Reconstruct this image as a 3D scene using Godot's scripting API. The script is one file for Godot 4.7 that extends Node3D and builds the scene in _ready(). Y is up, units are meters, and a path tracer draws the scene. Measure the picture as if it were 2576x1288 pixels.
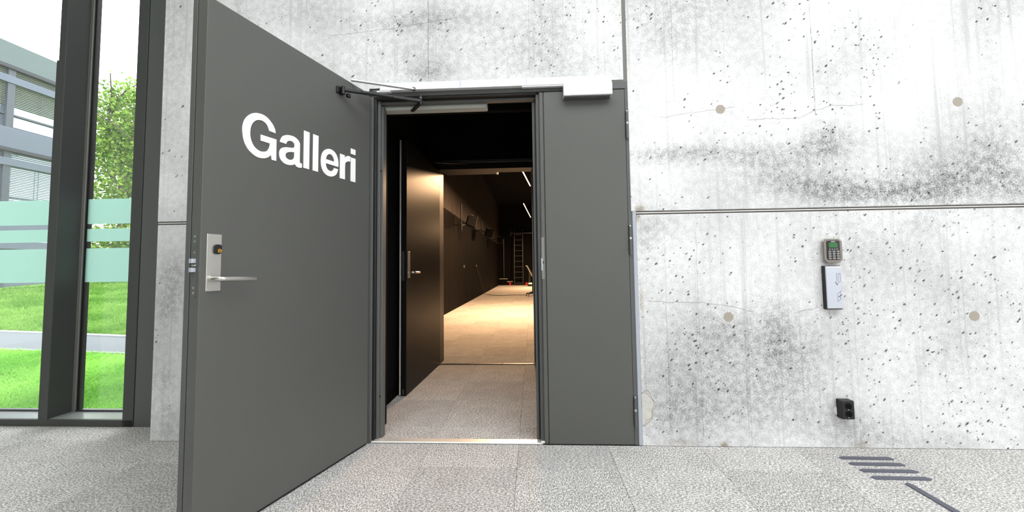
extends Node3D
# Concrete lobby wall with an open grey steel door lettered "Galleri"; a dark gallery beyond it, a glazed facade on the left.

const F := 988.23            # focal length in pixels of the 2576 x 1288 frame
const SKY_ENERGY := 2.2
const ROOF_Y := 4.4

class MB:
	var st := SurfaceTool.new()
	var flip_uv := false
	func _init() -> void:
		st.begin(Mesh.PRIMITIVE_TRIANGLES)
	func uv_of(p: Vector3, n: Vector3) -> Vector2:
		var a := n.abs()
		if a.y >= a.x and a.y >= a.z:
			return Vector2(p.z, p.x) if flip_uv else Vector2(p.x, p.z)
		if a.x > a.z:
			return Vector2(p.z, -p.y)
		return Vector2(p.x, -p.y)
	func vert(p: Vector3, n: Vector3) -> void:
		st.set_normal(n)
		st.set_uv(uv_of(p, n))
		st.add_vertex(p)
	func tri(a: Vector3, b: Vector3, c: Vector3, out: Vector3) -> void:
		var n := (b - a).cross(c - a)
		if n.length_squared() < 1e-16:
			return
		n = n.normalized()
		if n.dot(out) < 0.0:
			n = -n
			var t := b
			b = c
			c = t
		vert(a, n)
		vert(c, n)
		vert(b, n)
	func tri_s(a: Vector3, b: Vector3, c: Vector3, na: Vector3, nb: Vector3, nc: Vector3) -> void:
		var n := (b - a).cross(c - a)
		if n.length_squared() < 1e-18:
			return
		if n.dot(na + nb + nc) < 0.0:
			vert(a, na)
			vert(b, nb)
			vert(c, nc)
		else:
			vert(a, na)
			vert(c, nc)
			vert(b, nb)
	func quad(a: Vector3, b: Vector3, c: Vector3, d: Vector3, out: Vector3) -> void:
		tri(a, b, c, out)
		tri(a, c, d, out)
	# box between two corners with chamfered edges
	func box(lo: Vector3, hi: Vector3, ch := 0.0, xf := Transform3D()) -> MB:
		var m := (lo + hi) / 2.0
		var h := (hi - lo).abs() / 2.0
		var c := minf(ch, minf(h.x, minf(h.y, h.z)) * 0.9)
		var p := func(s: Vector3, ax: int) -> Vector3:
			var q := h - Vector3(c, c, c)
			q[ax] = h[ax]
			return xf * (m + q * s)
		for ax in 3:
			var u := (ax + 1) % 3
			var v := (ax + 2) % 3
			for sg in [-1.0, 1.0]:
				var cs := []
				for k in [[-1, -1], [1, -1], [1, 1], [-1, 1]]:
					var s := Vector3.ZERO
					s[ax] = sg
					s[u] = k[0]
					s[v] = k[1]
					cs.append(p.call(s, ax))
				var o := Vector3.ZERO
				o[ax] = sg
				quad(cs[0], cs[1], cs[2], cs[3], xf.basis * o)
			if c > 0.0:
				for su in [-1.0, 1.0]:
					for sv in [-1.0, 1.0]:
						var s0 := Vector3.ZERO
						s0[u] = su
						s0[v] = sv
						var s1 := s0
						s0[ax] = -1.0
						s1[ax] = 1.0
						var o := Vector3.ZERO
						o[u] = su
						o[v] = sv
						quad(p.call(s0, u), p.call(s1, u), p.call(s1, v), p.call(s0, v), xf.basis * o)
		if c > 0.0:
			for sx in [-1.0, 1.0]:
				for sy in [-1.0, 1.0]:
					for sz in [-1.0, 1.0]:
						var s := Vector3(sx, sy, sz)
						tri(p.call(s, 0), p.call(s, 1), p.call(s, 2), xf.basis * s)
		return self
	# round bar along points, closed at the ends (rounded when round_ends)
	func tube(pts: Array, r, sides := 12, round_ends := false) -> MB:
		var rings := []
		var dirs := []
		var n := pts.size()
		var side := Vector3.ZERO
		var centres := []
		var radii := []
		for i in n:
			var d: Vector3 = (pts[mini(i + 1, n - 1)] - pts[maxi(i - 1, 0)]).normalized()
			if side == Vector3.ZERO:
				side = d.cross(Vector3.UP if absf(d.y) < 0.9 else Vector3.RIGHT).normalized()
			side = (side - d * side.dot(d)).normalized()
			var rr: float = r[i] if r is Array else r
			if round_ends and i == 0:
				for k in 3:
					var a := PI / 2 * k / 3.0
					centres.append(pts[0] - d * rr * cos(a))
					radii.append(rr * maxf(sin(a), 0.02))
					dirs.append([d, side])
			centres.append(pts[i])
			radii.append(rr)
			dirs.append([d, side])
			if round_ends and i == n - 1:
				for k in 3:
					var a := PI / 2 * (k + 1) / 3.0
					centres.append(pts[i] + d * rr * sin(a))
					radii.append(rr * maxf(cos(a), 0.02))
					dirs.append([d, side])
		for i in centres.size():
			var d: Vector3 = dirs[i][0]
			var s: Vector3 = dirs[i][1]
			var t := d.cross(s)
			var ring := []
			for k in sides:
				var a := TAU * k / sides
				ring.append((s * cos(a) + t * sin(a)))
			rings.append(ring)
		for i in centres.size() - 1:
			for k in sides:
				var k2 := (k + 1) % sides
				var n0: Vector3 = rings[i][k]
				var n1: Vector3 = rings[i][k2]
				var m0: Vector3 = rings[i + 1][k]
				var m1: Vector3 = rings[i + 1][k2]
				var a: Vector3 = centres[i] + n0 * radii[i]
				var b: Vector3 = centres[i] + n1 * radii[i]
				var c: Vector3 = centres[i + 1] + m1 * radii[i + 1]
				var e: Vector3 = centres[i + 1] + m0 * radii[i + 1]
				tri_s(a, b, c, n0, n1, m1)
				tri_s(a, c, e, n0, m1, m0)
		for e in [0, centres.size() - 1]:
			var d: Vector3 = dirs[e][0] * (-1.0 if e == 0 else 1.0)
			for k in sides:
				tri(centres[e], centres[e] + rings[e][k] * radii[e], centres[e] + rings[e][(k + 1) % sides] * radii[e], d)
		return self
	# flat outline (x, y) given thickness from z0 to z1
	func prism(poly: PackedVector2Array, z0: float, z1: float, xf := Transform3D()) -> MB:
		var idx := Geometry2D.triangulate_polygon(poly)
		for z in [z0, z1]:
			var o := Vector3(0, 0, 1.0 if z == maxf(z0, z1) else -1.0)
			for k in range(0, idx.size(), 3):
				var q := []
				for j in 3:
					var v := poly[idx[k + j]]
					q.append(xf * Vector3(v.x, v.y, z))
				tri(q[0], q[1], q[2], xf.basis * o)
		var area := 0.0
		for k in poly.size():
			area += poly[k].cross(poly[(k + 1) % poly.size()])
		for k in poly.size():
			var a := poly[k]
			var b := poly[(k + 1) % poly.size()]
			var e := b - a
			var nn := Vector3(e.y, -e.x, 0) * signf(area)
			quad(xf * Vector3(a.x, a.y, z0), xf * Vector3(b.x, b.y, z0), xf * Vector3(b.x, b.y, z1), xf * Vector3(a.x, a.y, z1), xf.basis * nn)
		return self
	func done() -> ArrayMesh:
		return st.commit()

var rng := RandomNumberGenerator.new()
var M := {}
var used_names := {}

func V(x: float, y: float, z: float) -> Vector3:
	return Vector3(x, y, z)

func numbered(called: String) -> String:
	if not used_names.has(called):
		used_names[called] = 0
		return called
	used_names[called] += 1
	return "%s_%03d" % [called, used_names[called]]

func obj(called: String, shape, mat: Material, parent: Node3D = null) -> MeshInstance3D:
	var o := MeshInstance3D.new()
	o.mesh = (shape as MB).done() if shape is MB else shape
	o.material_override = mat
	if parent == null:
		o.name = numbered(called)
		add_child(o)
	else:
		o.name = called
		parent.add_child(o, true)
	return o

func tag(o: Node3D, label: String, category := "", group := "", kind := "") -> Node3D:
	if label:
		o.set_meta("label", label)
	if category:
		o.set_meta("category", category)
	if group:
		o.set_meta("group", group)
	if kind:
		o.set_meta("kind", kind)
	return o

func thing(called: String, label: String, category: String, at := Vector3.ZERO, turn := 0.0, group := "", kind := "") -> Node3D:
	var o := Node3D.new()
	o.name = numbered(called)
	add_child(o)
	o.position = at
	o.rotation.y = turn
	tag(o, label, category, group, kind)
	return o

func struct(called: String, label: String, category: String) -> Node3D:
	return thing(called, label, category, Vector3.ZERO, 0.0, "", "structure")

func bx(lo: Vector3, hi: Vector3, ch := 0.002) -> MB:
	return MB.new().box(lo, hi, ch)

# ---------------------------------------------------------------- materials

func mat(color: Color, rough := 0.6, metal := 0.0, spec := 0.5) -> StandardMaterial3D:
	var m := StandardMaterial3D.new()
	m.albedo_color = color
	m.roughness = rough
	m.metallic = metal
	m.metallic_specular = spec
	return m

func lin(r: float, g: float, b: float) -> Color:
	return Color(r, g, b).linear_to_srgb()

func noise(freq: float, octaves := 3, sd := 1, kind := FastNoiseLite.TYPE_SIMPLEX_SMOOTH) -> FastNoiseLite:
	var n := FastNoiseLite.new()
	n.seed = sd
	n.noise_type = kind
	n.frequency = freq
	n.fractal_type = FastNoiseLite.FRACTAL_FBM if octaves > 1 else FastNoiseLite.FRACTAL_NONE
	n.fractal_octaves = octaves
	return n

func noise_bytes(w: int, h: int, n: FastNoiseLite, at_w := 0, at_h := 0) -> PackedByteArray:
	var im := n.get_image(at_w if at_w else w, at_h if at_h else h)
	if at_w or at_h:
		im.resize(w, h, Image.INTERPOLATE_CUBIC)
	return im.get_data()

const CW := 2048
const CH := 1216
const CX := -2.6
const CM := 5.6      # metres across the concrete texture
const CHM := 3.325

func concrete() -> StandardMaterial3D:
	var ppm := CW / CM
	# stains and clouds, laid down coarse and then enlarged: centre x, y, half width, half height (cm), strength (%)
	var blobs := [179, 180, 14, 10, 55, 95, 177, 26, 5, 35, 75, 175, 15, 5, 20, 138, 175, 28, 7, 30, 151, 162, 28, 12, 30, 179, 154, 28, 8, 40, 206, 149, 34, 6, 40, 252, 159, 36, 14, 40, 275, 171, 18, 17, 35, 236, 150, 34, 10, 35, 287, 151, 13, 12, 30, 146, 64, 11, 21, 40, 121, 68, 23, 14, 22, 131, 38, 34, 28, 20, 90, 52, 28, 28, 18, 166, 52, 9, 28, 15, 84, 17, 23, 14, 20, 187, 11, 22, 9, 25, 234, 131, 13, 7, 20, 76, 134, 14, 10, 15, 219, 5, 33, 4, 15, -54, 272, 39, 8, 20, -86, 268, 39, 7, 18, -21, 252, 56, 21, 15, 13, 264, 15, 16, 15, -153, 279, 41, 11, 12, -65, 235, 16, 7, 25, -112, 245, 47, 16, 12, 22, 234, 37, 16, 12, -195, 284, 4, 17, 15, -241, 264, 11, 55, 12, -235, 104, 11, 15, 25, -235, 85, 11, 10, 25, -235, 12, 8, 15, 25, -236, 40, 8, 8, 20, 88, 250, 22, 28, 15, 105, 285, 40, 30, 22, 100, 20, 35, 20, 16, 150, 28, 30, 30, 14, 250, 60, 45, 40, 8, 70, 120, 8, 16, 20, 195, 118, 25, 16, 12, 278, 228, 6, 50, 10]
	var sw := 256
	var sh := 152
	var coarse := PackedByteArray()
	coarse.resize(sw * sh)
	for j in sh:
		var y := (1.0 - (j + 0.5) / sh) * CHM
		for i in sw:
			var x := CX + (i + 0.5) / sw * CM
			var s := 0.0
			for k in range(0, blobs.size(), 5):
				var dx: float = (x - blobs[k] / 100.0) / (blobs[k + 2] / 100.0)
				var dy: float = (y - blobs[k + 1] / 100.0) / (blobs[k + 3] / 100.0)
				var q := dx * dx + dy * dy
				if q < 4.0:
					s += blobs[k + 4] / 100.0 * exp(-q * 1.1)
			coarse[j * sw + i] = int(clampf(s * 255.0, 0.0, 255.0))
	var ci := Image.create_from_data(sw, sh, false, Image.FORMAT_L8, coarse)
	ci.resize(CW, CH, Image.INTERPOLATE_CUBIC)
	var stain := ci.get_data()
	var cloud := noise_bytes(CW, CH, noise(0.012, 4, 3), 512, 304)
	var mottle := noise_bytes(CW, CH, noise(0.05, 4, 5))
	var grain := noise_bytes(CW, CH, noise(0.22, 2, 9))
	var fine := noise_bytes(CW, CH, noise(0.42, 1, 14))
	var streak := noise_bytes(CW, CH, noise(0.06, 3, 12), 2048, 24)
	var rgbs := PackedByteArray()
	rgbs.resize(CW * CH * 3)
	var high := PackedByteArray()
	high.resize(CW * CH)
	for i in CW * CH:
		var s: float = stain[i] / 255.0
		var mo: float = mottle[i] / 255.0
		var gr: float = grain[i] / 255.0
		var a := 0.84 + (cloud[i] / 255.0 - 0.5) * 0.14 + (mo - 0.5) * 0.09 + (gr - 0.5) * 0.08 + (fine[i] / 255.0 - 0.5) * 0.08
		a -= s * (0.14 + 0.54 * smoothstep(0.30, 0.80, 1.0 - 0.34 * mo - 0.36 * gr - 0.30 * fine[i] / 255.0))
		var sk: float = streak[i] / 255.0
		if sk < 0.36:
			a -= (0.36 - sk) * 0.30 * mo * 1.6
		var v := int(clampf(a, 0.12, 1.0) * 255.0)
		rgbs[i * 3] = v
		rgbs[i * 3 + 1] = v
		rgbs[i * 3 + 2] = v
		high[i] = int(clampf(0.72 + (mo - 0.5) * 0.10 + (grain[i] / 255.0 - 0.5) * 0.14 - s * 0.1 * (1.0 - mo), 0.0, 1.0) * 255.0)
	var r := RandomNumberGenerator.new()
	r.seed = 77
	var dens := noise(0.9, 2, 31)
	# blow holes
	for k in 15000:
		var x := CX + r.randf() * CM
		var y := r.randf() * CHM
		var d := 0.26 + 0.5 * dens.get_noise_2d(x * 1.2, y * 1.2)
		if x > 0.62 and y < 1.40:
			d += 0.28 * smoothstep(1.2, 2.2, x) + 0.05
		if x > 0.62 and y > 1.41:
			d += 0.30 * smoothstep(2.2, 2.7, y) * (1.0 - smoothstep(1.1, 1.9, x)) - 0.06
		if x < -1.0:
			d -= 0.24
		elif x < 0.6:
			d -= 0.10
		if r.randf() > d:
			continue
		var rad := 0.0018 + 0.0062 * pow(r.randf(), 3.0)
		pore(rgbs, high, x, y, rad * (1.0 + r.randf() * 0.9), rad * 0.75, 0.5 + r.randf() * 0.5, lerpf(0.35, 0.95, r.randf()), ppm)
	# larger clusters of holes along the board marks
	for c in [[1.72, 2.75], [1.80, 2.02], [1.83, 1.86], [2.02, 2.48], [2.06, 2.2], [2.1, 1.9], [1.2, 2.29], [1.55, 2.12], [1.6, 1.2], [1.86, 0.64], [2.3, 0.55], [0.97, 0.62], [2.75, 2.6], [2.9, 0.55], [3.0, 0.5]]:
		for k in 9:
			var rad := 0.002 + 0.004 * r.randf()
			pore(rgbs, high, c[0] + r.randfn() * 0.035, c[1] + r.randfn() * 0.07, rad * 1.6, rad, r.randf(), 0.8, ppm)
	# joints between the form boards: thin vertical lines
	for s in [[1.745, 1.98, 3.2, 0.35], [-0.655, 2.3, 3.2, 0.45], [0.0, 2.3, 3.1, 0.15], [1.0, 0.05, 1.3, 0.18], [1.28, 0.0, 1.36, 0.2], [0.81, 0.1, 1.36, 0.14], [1.90, 0.0, 1.3, 0.12], [0.90, 2.1, 3.2, 0.2], [-0.86, 2.3, 2.6, 0.14], [1.9, 1.41, 1.7, 0.12]]:
		var n := int((s[2] - s[1]) * ppm)
		for k in n:
			var y: float = s[1] + k / ppm
			shade(rgbs, s[0] + 0.004 * dens.get_noise_2d(y * 9.0, s[0]), y, 0.0022, s[3] * (0.5 + 0.9 * absf(dens.get_noise_2d(y * 14.0, 7.0 + s[0]))), ppm)
	# wandering pour lines
	for line in [[0.81, 2.0, 0.98, 2.02, 1.15, 2.04, 1.27, 2.05], [1.34, 1.97, 1.53, 1.97, 1.65, 1.97, 1.74, 2.01, 1.84, 2.04, 2.03, 2.04], [0.7, 0.86, 0.87, 0.85, 1.03, 0.85, 1.17, 0.83, 1.33, 0.79], [1.56, 0.78, 1.7, 0.82], [-1.3, 2.62, -0.9, 2.65, -0.5, 2.70]]:
		for k in range(0, line.size() - 2, 2):
			var a := Vector2(line[k], line[k + 1])
			var b := Vector2(line[k + 2], line[k + 3])
			var n := int(a.distance_to(b) * ppm)
			for t in n:
				var q := a.lerp(b, float(t) / n)
				shade(rgbs, q.x, q.y + 0.006 * dens.get_noise_2d(q.x * 12.0, q.y), 0.006, 0.09, ppm)
	# mortar patch beside the door frame, rust marks at the foot of the wall
	for k in 9000:
		var a := r.randf() * TAU
		var q := sqrt(r.randf())
		var wob := 1.0 + 0.10 * sin(3.0 * a + 1.0) + 0.06 * sin(7.0 * a)
		var x := 0.645 + absf(cos(a)) * q * 0.072 * wob
		var y := 0.225 + sin(a) * q * 0.10 * wob
		tint(rgbs, x, y, Color(0.80, 0.79, 0.74) if q < 0.95 else Color(0.55, 0.53, 0.48), 0.12 if q < 0.95 else 0.5, ppm)
	for s in [[0.86, 0.025, 0.05, 0.012], [1.12, 0.01, 0.012, 0.01], [1.9, 0.02, 0.025, 0.012], [0.66, 0.87, 0.006, 0.06], [0.67, 1.43, 0.015, 0.012], [0.65, 1.39, 0.01, 0.03]]:
		for k in 900:
			tint(rgbs, s[0] + r.randfn() * s[2], maxf(s[1] + r.randfn() * s[3], 0.002), Color(0.52, 0.47, 0.40), 0.16, ppm)
	var m := mat(Color.WHITE, 0.75, 0.0, 0.35)
	m.albedo_texture = ImageTexture.create_from_image(Image.create_from_data(CW, CH, false, Image.FORMAT_RGB8, rgbs))
	m.heightmap_enabled = true
	m.heightmap_texture = ImageTexture.create_from_image(Image.create_from_data(CW, CH, false, Image.FORMAT_L8, high))
	m.heightmap_scale = 0.35
	m.uv1_scale = Vector3(1.0 / CM, 1.0 / CHM, 1)
	m.uv1_offset = Vector3(-CX / CM, 1.0, 0)
	return m

func texel(x: float, y: float, ppm: float) -> Vector2:
	return Vector2((x - CX) * ppm, (CHM - y) * ppm)

func pore(rgbs: PackedByteArray, high: PackedByteArray, x: float, y: float, a: float, b: float, turn: float, dark: float, ppm: float) -> void:
	var c := texel(x, y, ppm)
	var pa := a * ppm
	var pb := maxf(b * ppm, 0.45)
	var n := int(pa) + 2
	var cs := cos(turn)
	var sn := sin(turn)
	for j in range(-n, n + 1):
		for i in range(-n, n + 1):
			var px := int(c.x) + i
			var py := int(c.y) + j
			if px < 0 or py < 0 or px >= CW or py >= CH:
				continue
			var dx := px + 0.5 - c.x
			var dy := py + 0.5 - c.y
			var u := (dx * cs - dy * sn) / pa
			var v := (dx * sn + dy * cs) / pb
			var f := clampf(1.6 - 1.4 * sqrt(u * u + v * v), 0.0, 1.0) * dark
			if f > 0.0:
				var at := py * CW + px
				for k in 3:
					rgbs[at * 3 + k] = int(rgbs[at * 3 + k] * (1.0 - f * 0.8))
				high[at] = int(high[at] * (1.0 - f * 0.8))

func shade(rgbs: PackedByteArray, x: float, y: float, half: float, amount: float, ppm: float) -> void:
	var c := texel(x, y, ppm)
	var py := int(c.y)
	if py < 0 or py >= CH:
		return
	var n := int(half * ppm) + 1
	for i in range(-n, n + 1):
		var px := int(c.x) + i
		if px < 0 or px >= CW:
			continue
		var f := amount * clampf(1.3 - absf(px + 0.5 - c.x) / (half * ppm), 0.0, 1.0)
		for k in 3:
			rgbs[(py * CW + px) * 3 + k] = int(rgbs[(py * CW + px) * 3 + k] * (1.0 - f))

func tint(rgbs: PackedByteArray, x: float, y: float, color: Color, share: float, ppm: float) -> void:
	var c := texel(x, y, ppm)
	if c.x < 0 or c.y < 0 or c.x >= CW or c.y >= CH:
		return
	var at := (int(c.y) * CW + int(c.x)) * 3
	for k in 3:
		rgbs[at + k] = int(lerpf(rgbs[at + k], color[k] * 255.0, share))

func carpet_textures() -> Array:
	var n := 1024
	var fibre := noise_bytes(n, n, noise(0.115, 2, 21), n, n / 2)
	var speck := noise_bytes(n, n, noise(0.21, 1, 22))
	var patch := noise_bytes(n, n, noise(0.02, 3, 23), 256, 256)
	var col := PackedByteArray()
	col.resize(n * n * 3)
	var high := PackedByteArray()
	high.resize(n * n)
	for i in n * n:
		var f: float = fibre[i] / 255.0
		var s: float = speck[i] / 255.0
		var t := clampf(0.5 + (f - 0.5) * 1.15 + (s - 0.5) * 0.95, 0.0, 1.0)
		var v := 0.60 + 0.40 * smoothstep(0.15, 0.80, t) + (patch[i] / 255.0 - 0.5) * 0.07
		v = clampf(v, 0.0, 1.0)
		col[i * 3] = int(v * 255.0)
		col[i * 3 + 1] = int(v * 252.0)
		col[i * 3 + 2] = int(v * 248.0)
		high[i] = int(t * 255.0)
	return [ImageTexture.create_from_image(Image.create_from_data(n, n, false, Image.FORMAT_RGB8, col)), ImageTexture.create_from_image(Image.create_from_data(n, n, false, Image.FORMAT_L8, high))]

func make_materials() -> void:
	M.concrete = concrete()
	var ct := carpet_textures()
	for k in 3:
		var m := mat(Color.WHITE * [0.97, 0.94, 0.99][k], 0.95, 0.0, 0.2)
		m.albedo_color.a = 1.0
		m.albedo_texture = ct[0]
		m.heightmap_enabled = true
		m.heightmap_texture = ct[1]
		m.heightmap_scale = 0.5
		m.uv1_scale = Vector3(1 / 1.07, 1 / 1.07, 1)
		M["carpet%d" % k] = m
	var pn := NoiseTexture2D.new()
	pn.width = 512
	pn.height = 512
	pn.seamless = true
	pn.noise = noise(0.12, 3, 41)
	var ramp := Gradient.new()
	ramp.set_color(0, Color(0.93, 0.93, 0.93))
	ramp.set_color(1, Color(1, 1, 1))
	pn.color_ramp = ramp
	var hn := NoiseTexture2D.new()
	hn.width = 512
	hn.height = 512
	hn.seamless = true
	hn.noise = noise(0.1, 2, 43)
	M.paint = mat(Color(0.355, 0.358, 0.345), 0.42, 0.0, 0.45)
	M.paint.albedo_texture = pn
	M.paint.heightmap_enabled = true
	M.paint.heightmap_texture = hn
	M.paint.heightmap_scale = 0.02
	M.paint.uv1_scale = Vector3(3, 3, 3)
	M.frame_paint = mat(Color(0.345, 0.35, 0.345), 0.45, 0.0, 0.45)
	M.anodised = mat(Color(0.27, 0.275, 0.27), 0.5, 0.0, 0.45)
	M.gasket = mat(Color(0.04, 0.04, 0.045), 0.5)
	M.black = mat(Color(0.045, 0.045, 0.05), 0.45)
	M.black_gloss = mat(Color(0.02, 0.02, 0.025), 0.2)
	M.steel = mat(Color(0.80, 0.79, 0.77), 0.32, 1.0)
	M.steel_dark = mat(Color(0.42, 0.42, 0.43), 0.4, 1.0)
	M.brushed = mat(Color(0.78, 0.77, 0.75), 0.42, 1.0)
	M.brushed.heightmap_enabled = true
	M.brushed.heightmap_texture = hn
	M.brushed.heightmap_scale = 0.01
	M.brushed.uv1_scale = Vector3(30, 2, 1)
	M.strike = mat(Color(0.50, 0.50, 0.48), 0.45, 0.3)
	M.sill = mat(Color(0.62, 0.64, 0.63), 0.25, 0.3)
	M.brass = mat(Color(0.85, 0.62, 0.28), 0.3, 1.0)
	M.white = mat(Color(0.97, 0.97, 0.97), 0.4)
	M.silver = mat(Color(0.93, 0.93, 0.94), 0.38, 0.25)
	M.aluminium = mat(Color(0.93, 0.92, 0.90), 0.4, 0.6)
	M.sealant = mat(Color(0.46, 0.45, 0.43), 0.8)
	M.sealant_blue = mat(Color(0.66, 0.68, 0.72), 0.6)
	M.groove = mat(Color(0.45, 0.43, 0.41), 0.9)
	M.plug = mat(Color(0.66, 0.63, 0.58), 0.9)
	M.plug.albedo_texture = pn
	M.wall_black = mat(lin(0.006, 0.0053, 0.005), 0.6, 0.0, 0.09)
	M.wall_black.heightmap_enabled = true
	M.wall_black.heightmap_texture = hn
	M.wall_black.heightmap_scale = 0.15
	M.wall_black.uv1_scale = Vector3(0.8, 0.8, 1)
	M.wall_brown = M.wall_black.duplicate()
	M.wall_brown.albedo_color = lin(0.040, 0.034, 0.031)
	M.wall_brown.metallic_specular = 0.2
	M.wall_brown.roughness = 0.5
	M.matt_black = mat(lin(0.006, 0.006, 0.006), 0.9, 0.0, 0.2)
	M.leaf_brown = mat(lin(0.020, 0.018, 0.0165), 0.34, 0.0, 0.17)
	M.leaf_brown.albedo_texture = pn
	M.leaf_brown.uv1_scale = Vector3(4, 4, 4)
	M.glass = mat(Color(1, 1, 1, 0.03), 0.02)
	M.glass.transparency = BaseMaterial3D.TRANSPARENCY_ALPHA
	M.glass.cull_mode = BaseMaterial3D.CULL_DISABLED
	M.frost = mat(lin(0.10, 0.33, 0.28), 0.7)
	M.frost.backlight_enabled = true
	M.frost.backlight = lin(0.60, 0.84, 0.79)
	M.frost.cull_mode = BaseMaterial3D.CULL_DISABLED
	M.plaster = mat(Color(0.9, 0.9, 0.89), 0.9)
	M.slot = mat(Color(0.33, 0.34, 0.38), 0.5)
	M.keybody = mat(Color(0.50, 0.46, 0.44), 0.45)
	M.keyback = mat(Color(0.72, 0.73, 0.70), 0.5)
	M.key = mat(Color(0.50, 0.50, 0.50), 0.45)
	M.lcd = mat(Color(0.08, 0.36, 0.14), 0.3)
	M.lcd.emission_enabled = true
	M.lcd.emission = Color(0.1, 0.5, 0.18)
	M.lcd.emission_energy_multiplier = 0.12
	M.panel_silver = mat(Color(0.74, 0.76, 0.80), 0.4, 0.3)
	M.pictogram = mat(Color(0.42, 0.45, 0.54), 0.5)
	M.pictogram_red = mat(Color(0.45, 0.28, 0.28), 0.5)
	M.red = mat(Color(0.85, 0.12, 0.14), 0.5)
	M.tube = mat(Color(1, 0.9, 0.75), 0.4)
	M.tube.emission_enabled = true
	M.tube.emission = Color(1.0, 0.86, 0.68)
	M.tube.emission_energy_multiplier = 4.0
	M.bark = mat(lin(0.07, 0.06, 0.045), 0.9)
	M.leaf = mat(Color.WHITE, 0.6, 0.0, 0.3)
	M.leaf.vertex_color_use_as_albedo = true
	M.leaf.backlight_enabled = true
	M.leaf.backlight = Color(0.9, 0.9, 0.9)
	M.leaf.cull_mode = BaseMaterial3D.CULL_DISABLED
	var gn := NoiseTexture2D.new()
	gn.width = 512
	gn.height = 512
	gn.seamless = true
	gn.noise = noise(0.02, 4, 51)
	var gr := Gradient.new()
	gr.set_color(0, lin(0.10, 0.22, 0.03))
	gr.set_color(1, lin(0.20, 0.40, 0.07))
	gn.color_ramp = gr
	M.soil = mat(Color.WHITE, 0.95, 0.0, 0.1)
	M.soil.albedo_texture = gn
	M.soil.uv1_scale = Vector3(0.4, 0.4, 1)
	M.path = mat(lin(0.105, 0.125, 0.135), 0.9)
	M.kerb = mat(lin(0.24, 0.265, 0.27), 0.9)
	M.facade = mat(lin(0.125, 0.15, 0.20), 0.9)
	M.facade.albedo_texture = pn
	M.facade.uv1_scale = Vector3(0.8, 0.8, 1)
	M.parapet = mat(lin(0.11, 0.145, 0.15), 0.9)
	M.parapet.albedo_texture = pn
	M.parapet.uv1_scale = Vector3(0.5, 0.5, 1)
	M.ledge = mat(lin(0.025, 0.028, 0.038), 0.7)
	M.facade_frame = mat(lin(0.055, 0.068, 0.09), 0.6)
	M.blind = mat(lin(0.26, 0.28, 0.21), 0.6)
	M.blind_blue = mat(lin(0.32, 0.40, 0.46), 0.6)
	M.facade_glass = mat(lin(0.25, 0.33, 0.38), 0.05, 0.75)
	M.dark_inside = mat(lin(0.03, 0.035, 0.045), 0.8)

# ---------------------------------------------------------------- main

func _ready() -> void:
	rng.seed = 5
	var cam := Camera3D.new()
	cam.name = "camera"
	cam.projection = Camera3D.PROJECTION_FRUSTUM
	cam.near = 0.05
	cam.far = 400.0
	cam.size = 1288.0 / F * 0.05
	cam.frustum_offset = Vector2((1288.0 - 1288.8) / F * 0.05, -(644.0 - 617.83) / F * 0.05)
	cam.position = Vector3(0, 1.0764, 2.45)
	cam.rotation = Vector3(deg_to_rad(3.19583), deg_to_rad(2.89099), deg_to_rad(-0.73263))
	add_child(cam)
	cam.current = true
	var env := Environment.new()
	var sm := ProceduralSkyMaterial.new()
	sm.sky_top_color = Color(0.98, 0.99, 1.0)
	sm.sky_horizon_color = Color(1.0, 1.0, 1.0)
	sm.ground_bottom_color = Color(0.55, 0.56, 0.55)
	sm.ground_horizon_color = Color(0.6, 0.6, 0.6)
	sm.sky_energy_multiplier = SKY_ENERGY
	sm.ground_energy_multiplier = SKY_ENERGY * 0.8
	sm.sun_angle_max = 0.0
	var sky := Sky.new()
	sky.sky_material = sm
	env.background_mode = Environment.BG_SKY
	env.sky = sky
	env.tonemap_mode = Environment.TONE_MAPPER_LINEAR
	env.tonemap_exposure = 1.0
	env.sdfgi_enabled = true
	env.ssao_enabled = true
	env.ssil_enabled = true
	var we := WorldEnvironment.new()
	we.name = "world_environment"
	we.environment = env
	add_child(we)
	make_materials()
	lobby_shell()
	floors()
	concrete_wall()
	facade_window()
	doorway()
	open_leaf()
	fixed_leaf()
	closer_and_arms()
	wall_fittings()
	tactile_bars()
	vestibule()
	gallery()
	outside()

# ---------------------------------------------------------------- the lobby

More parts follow.
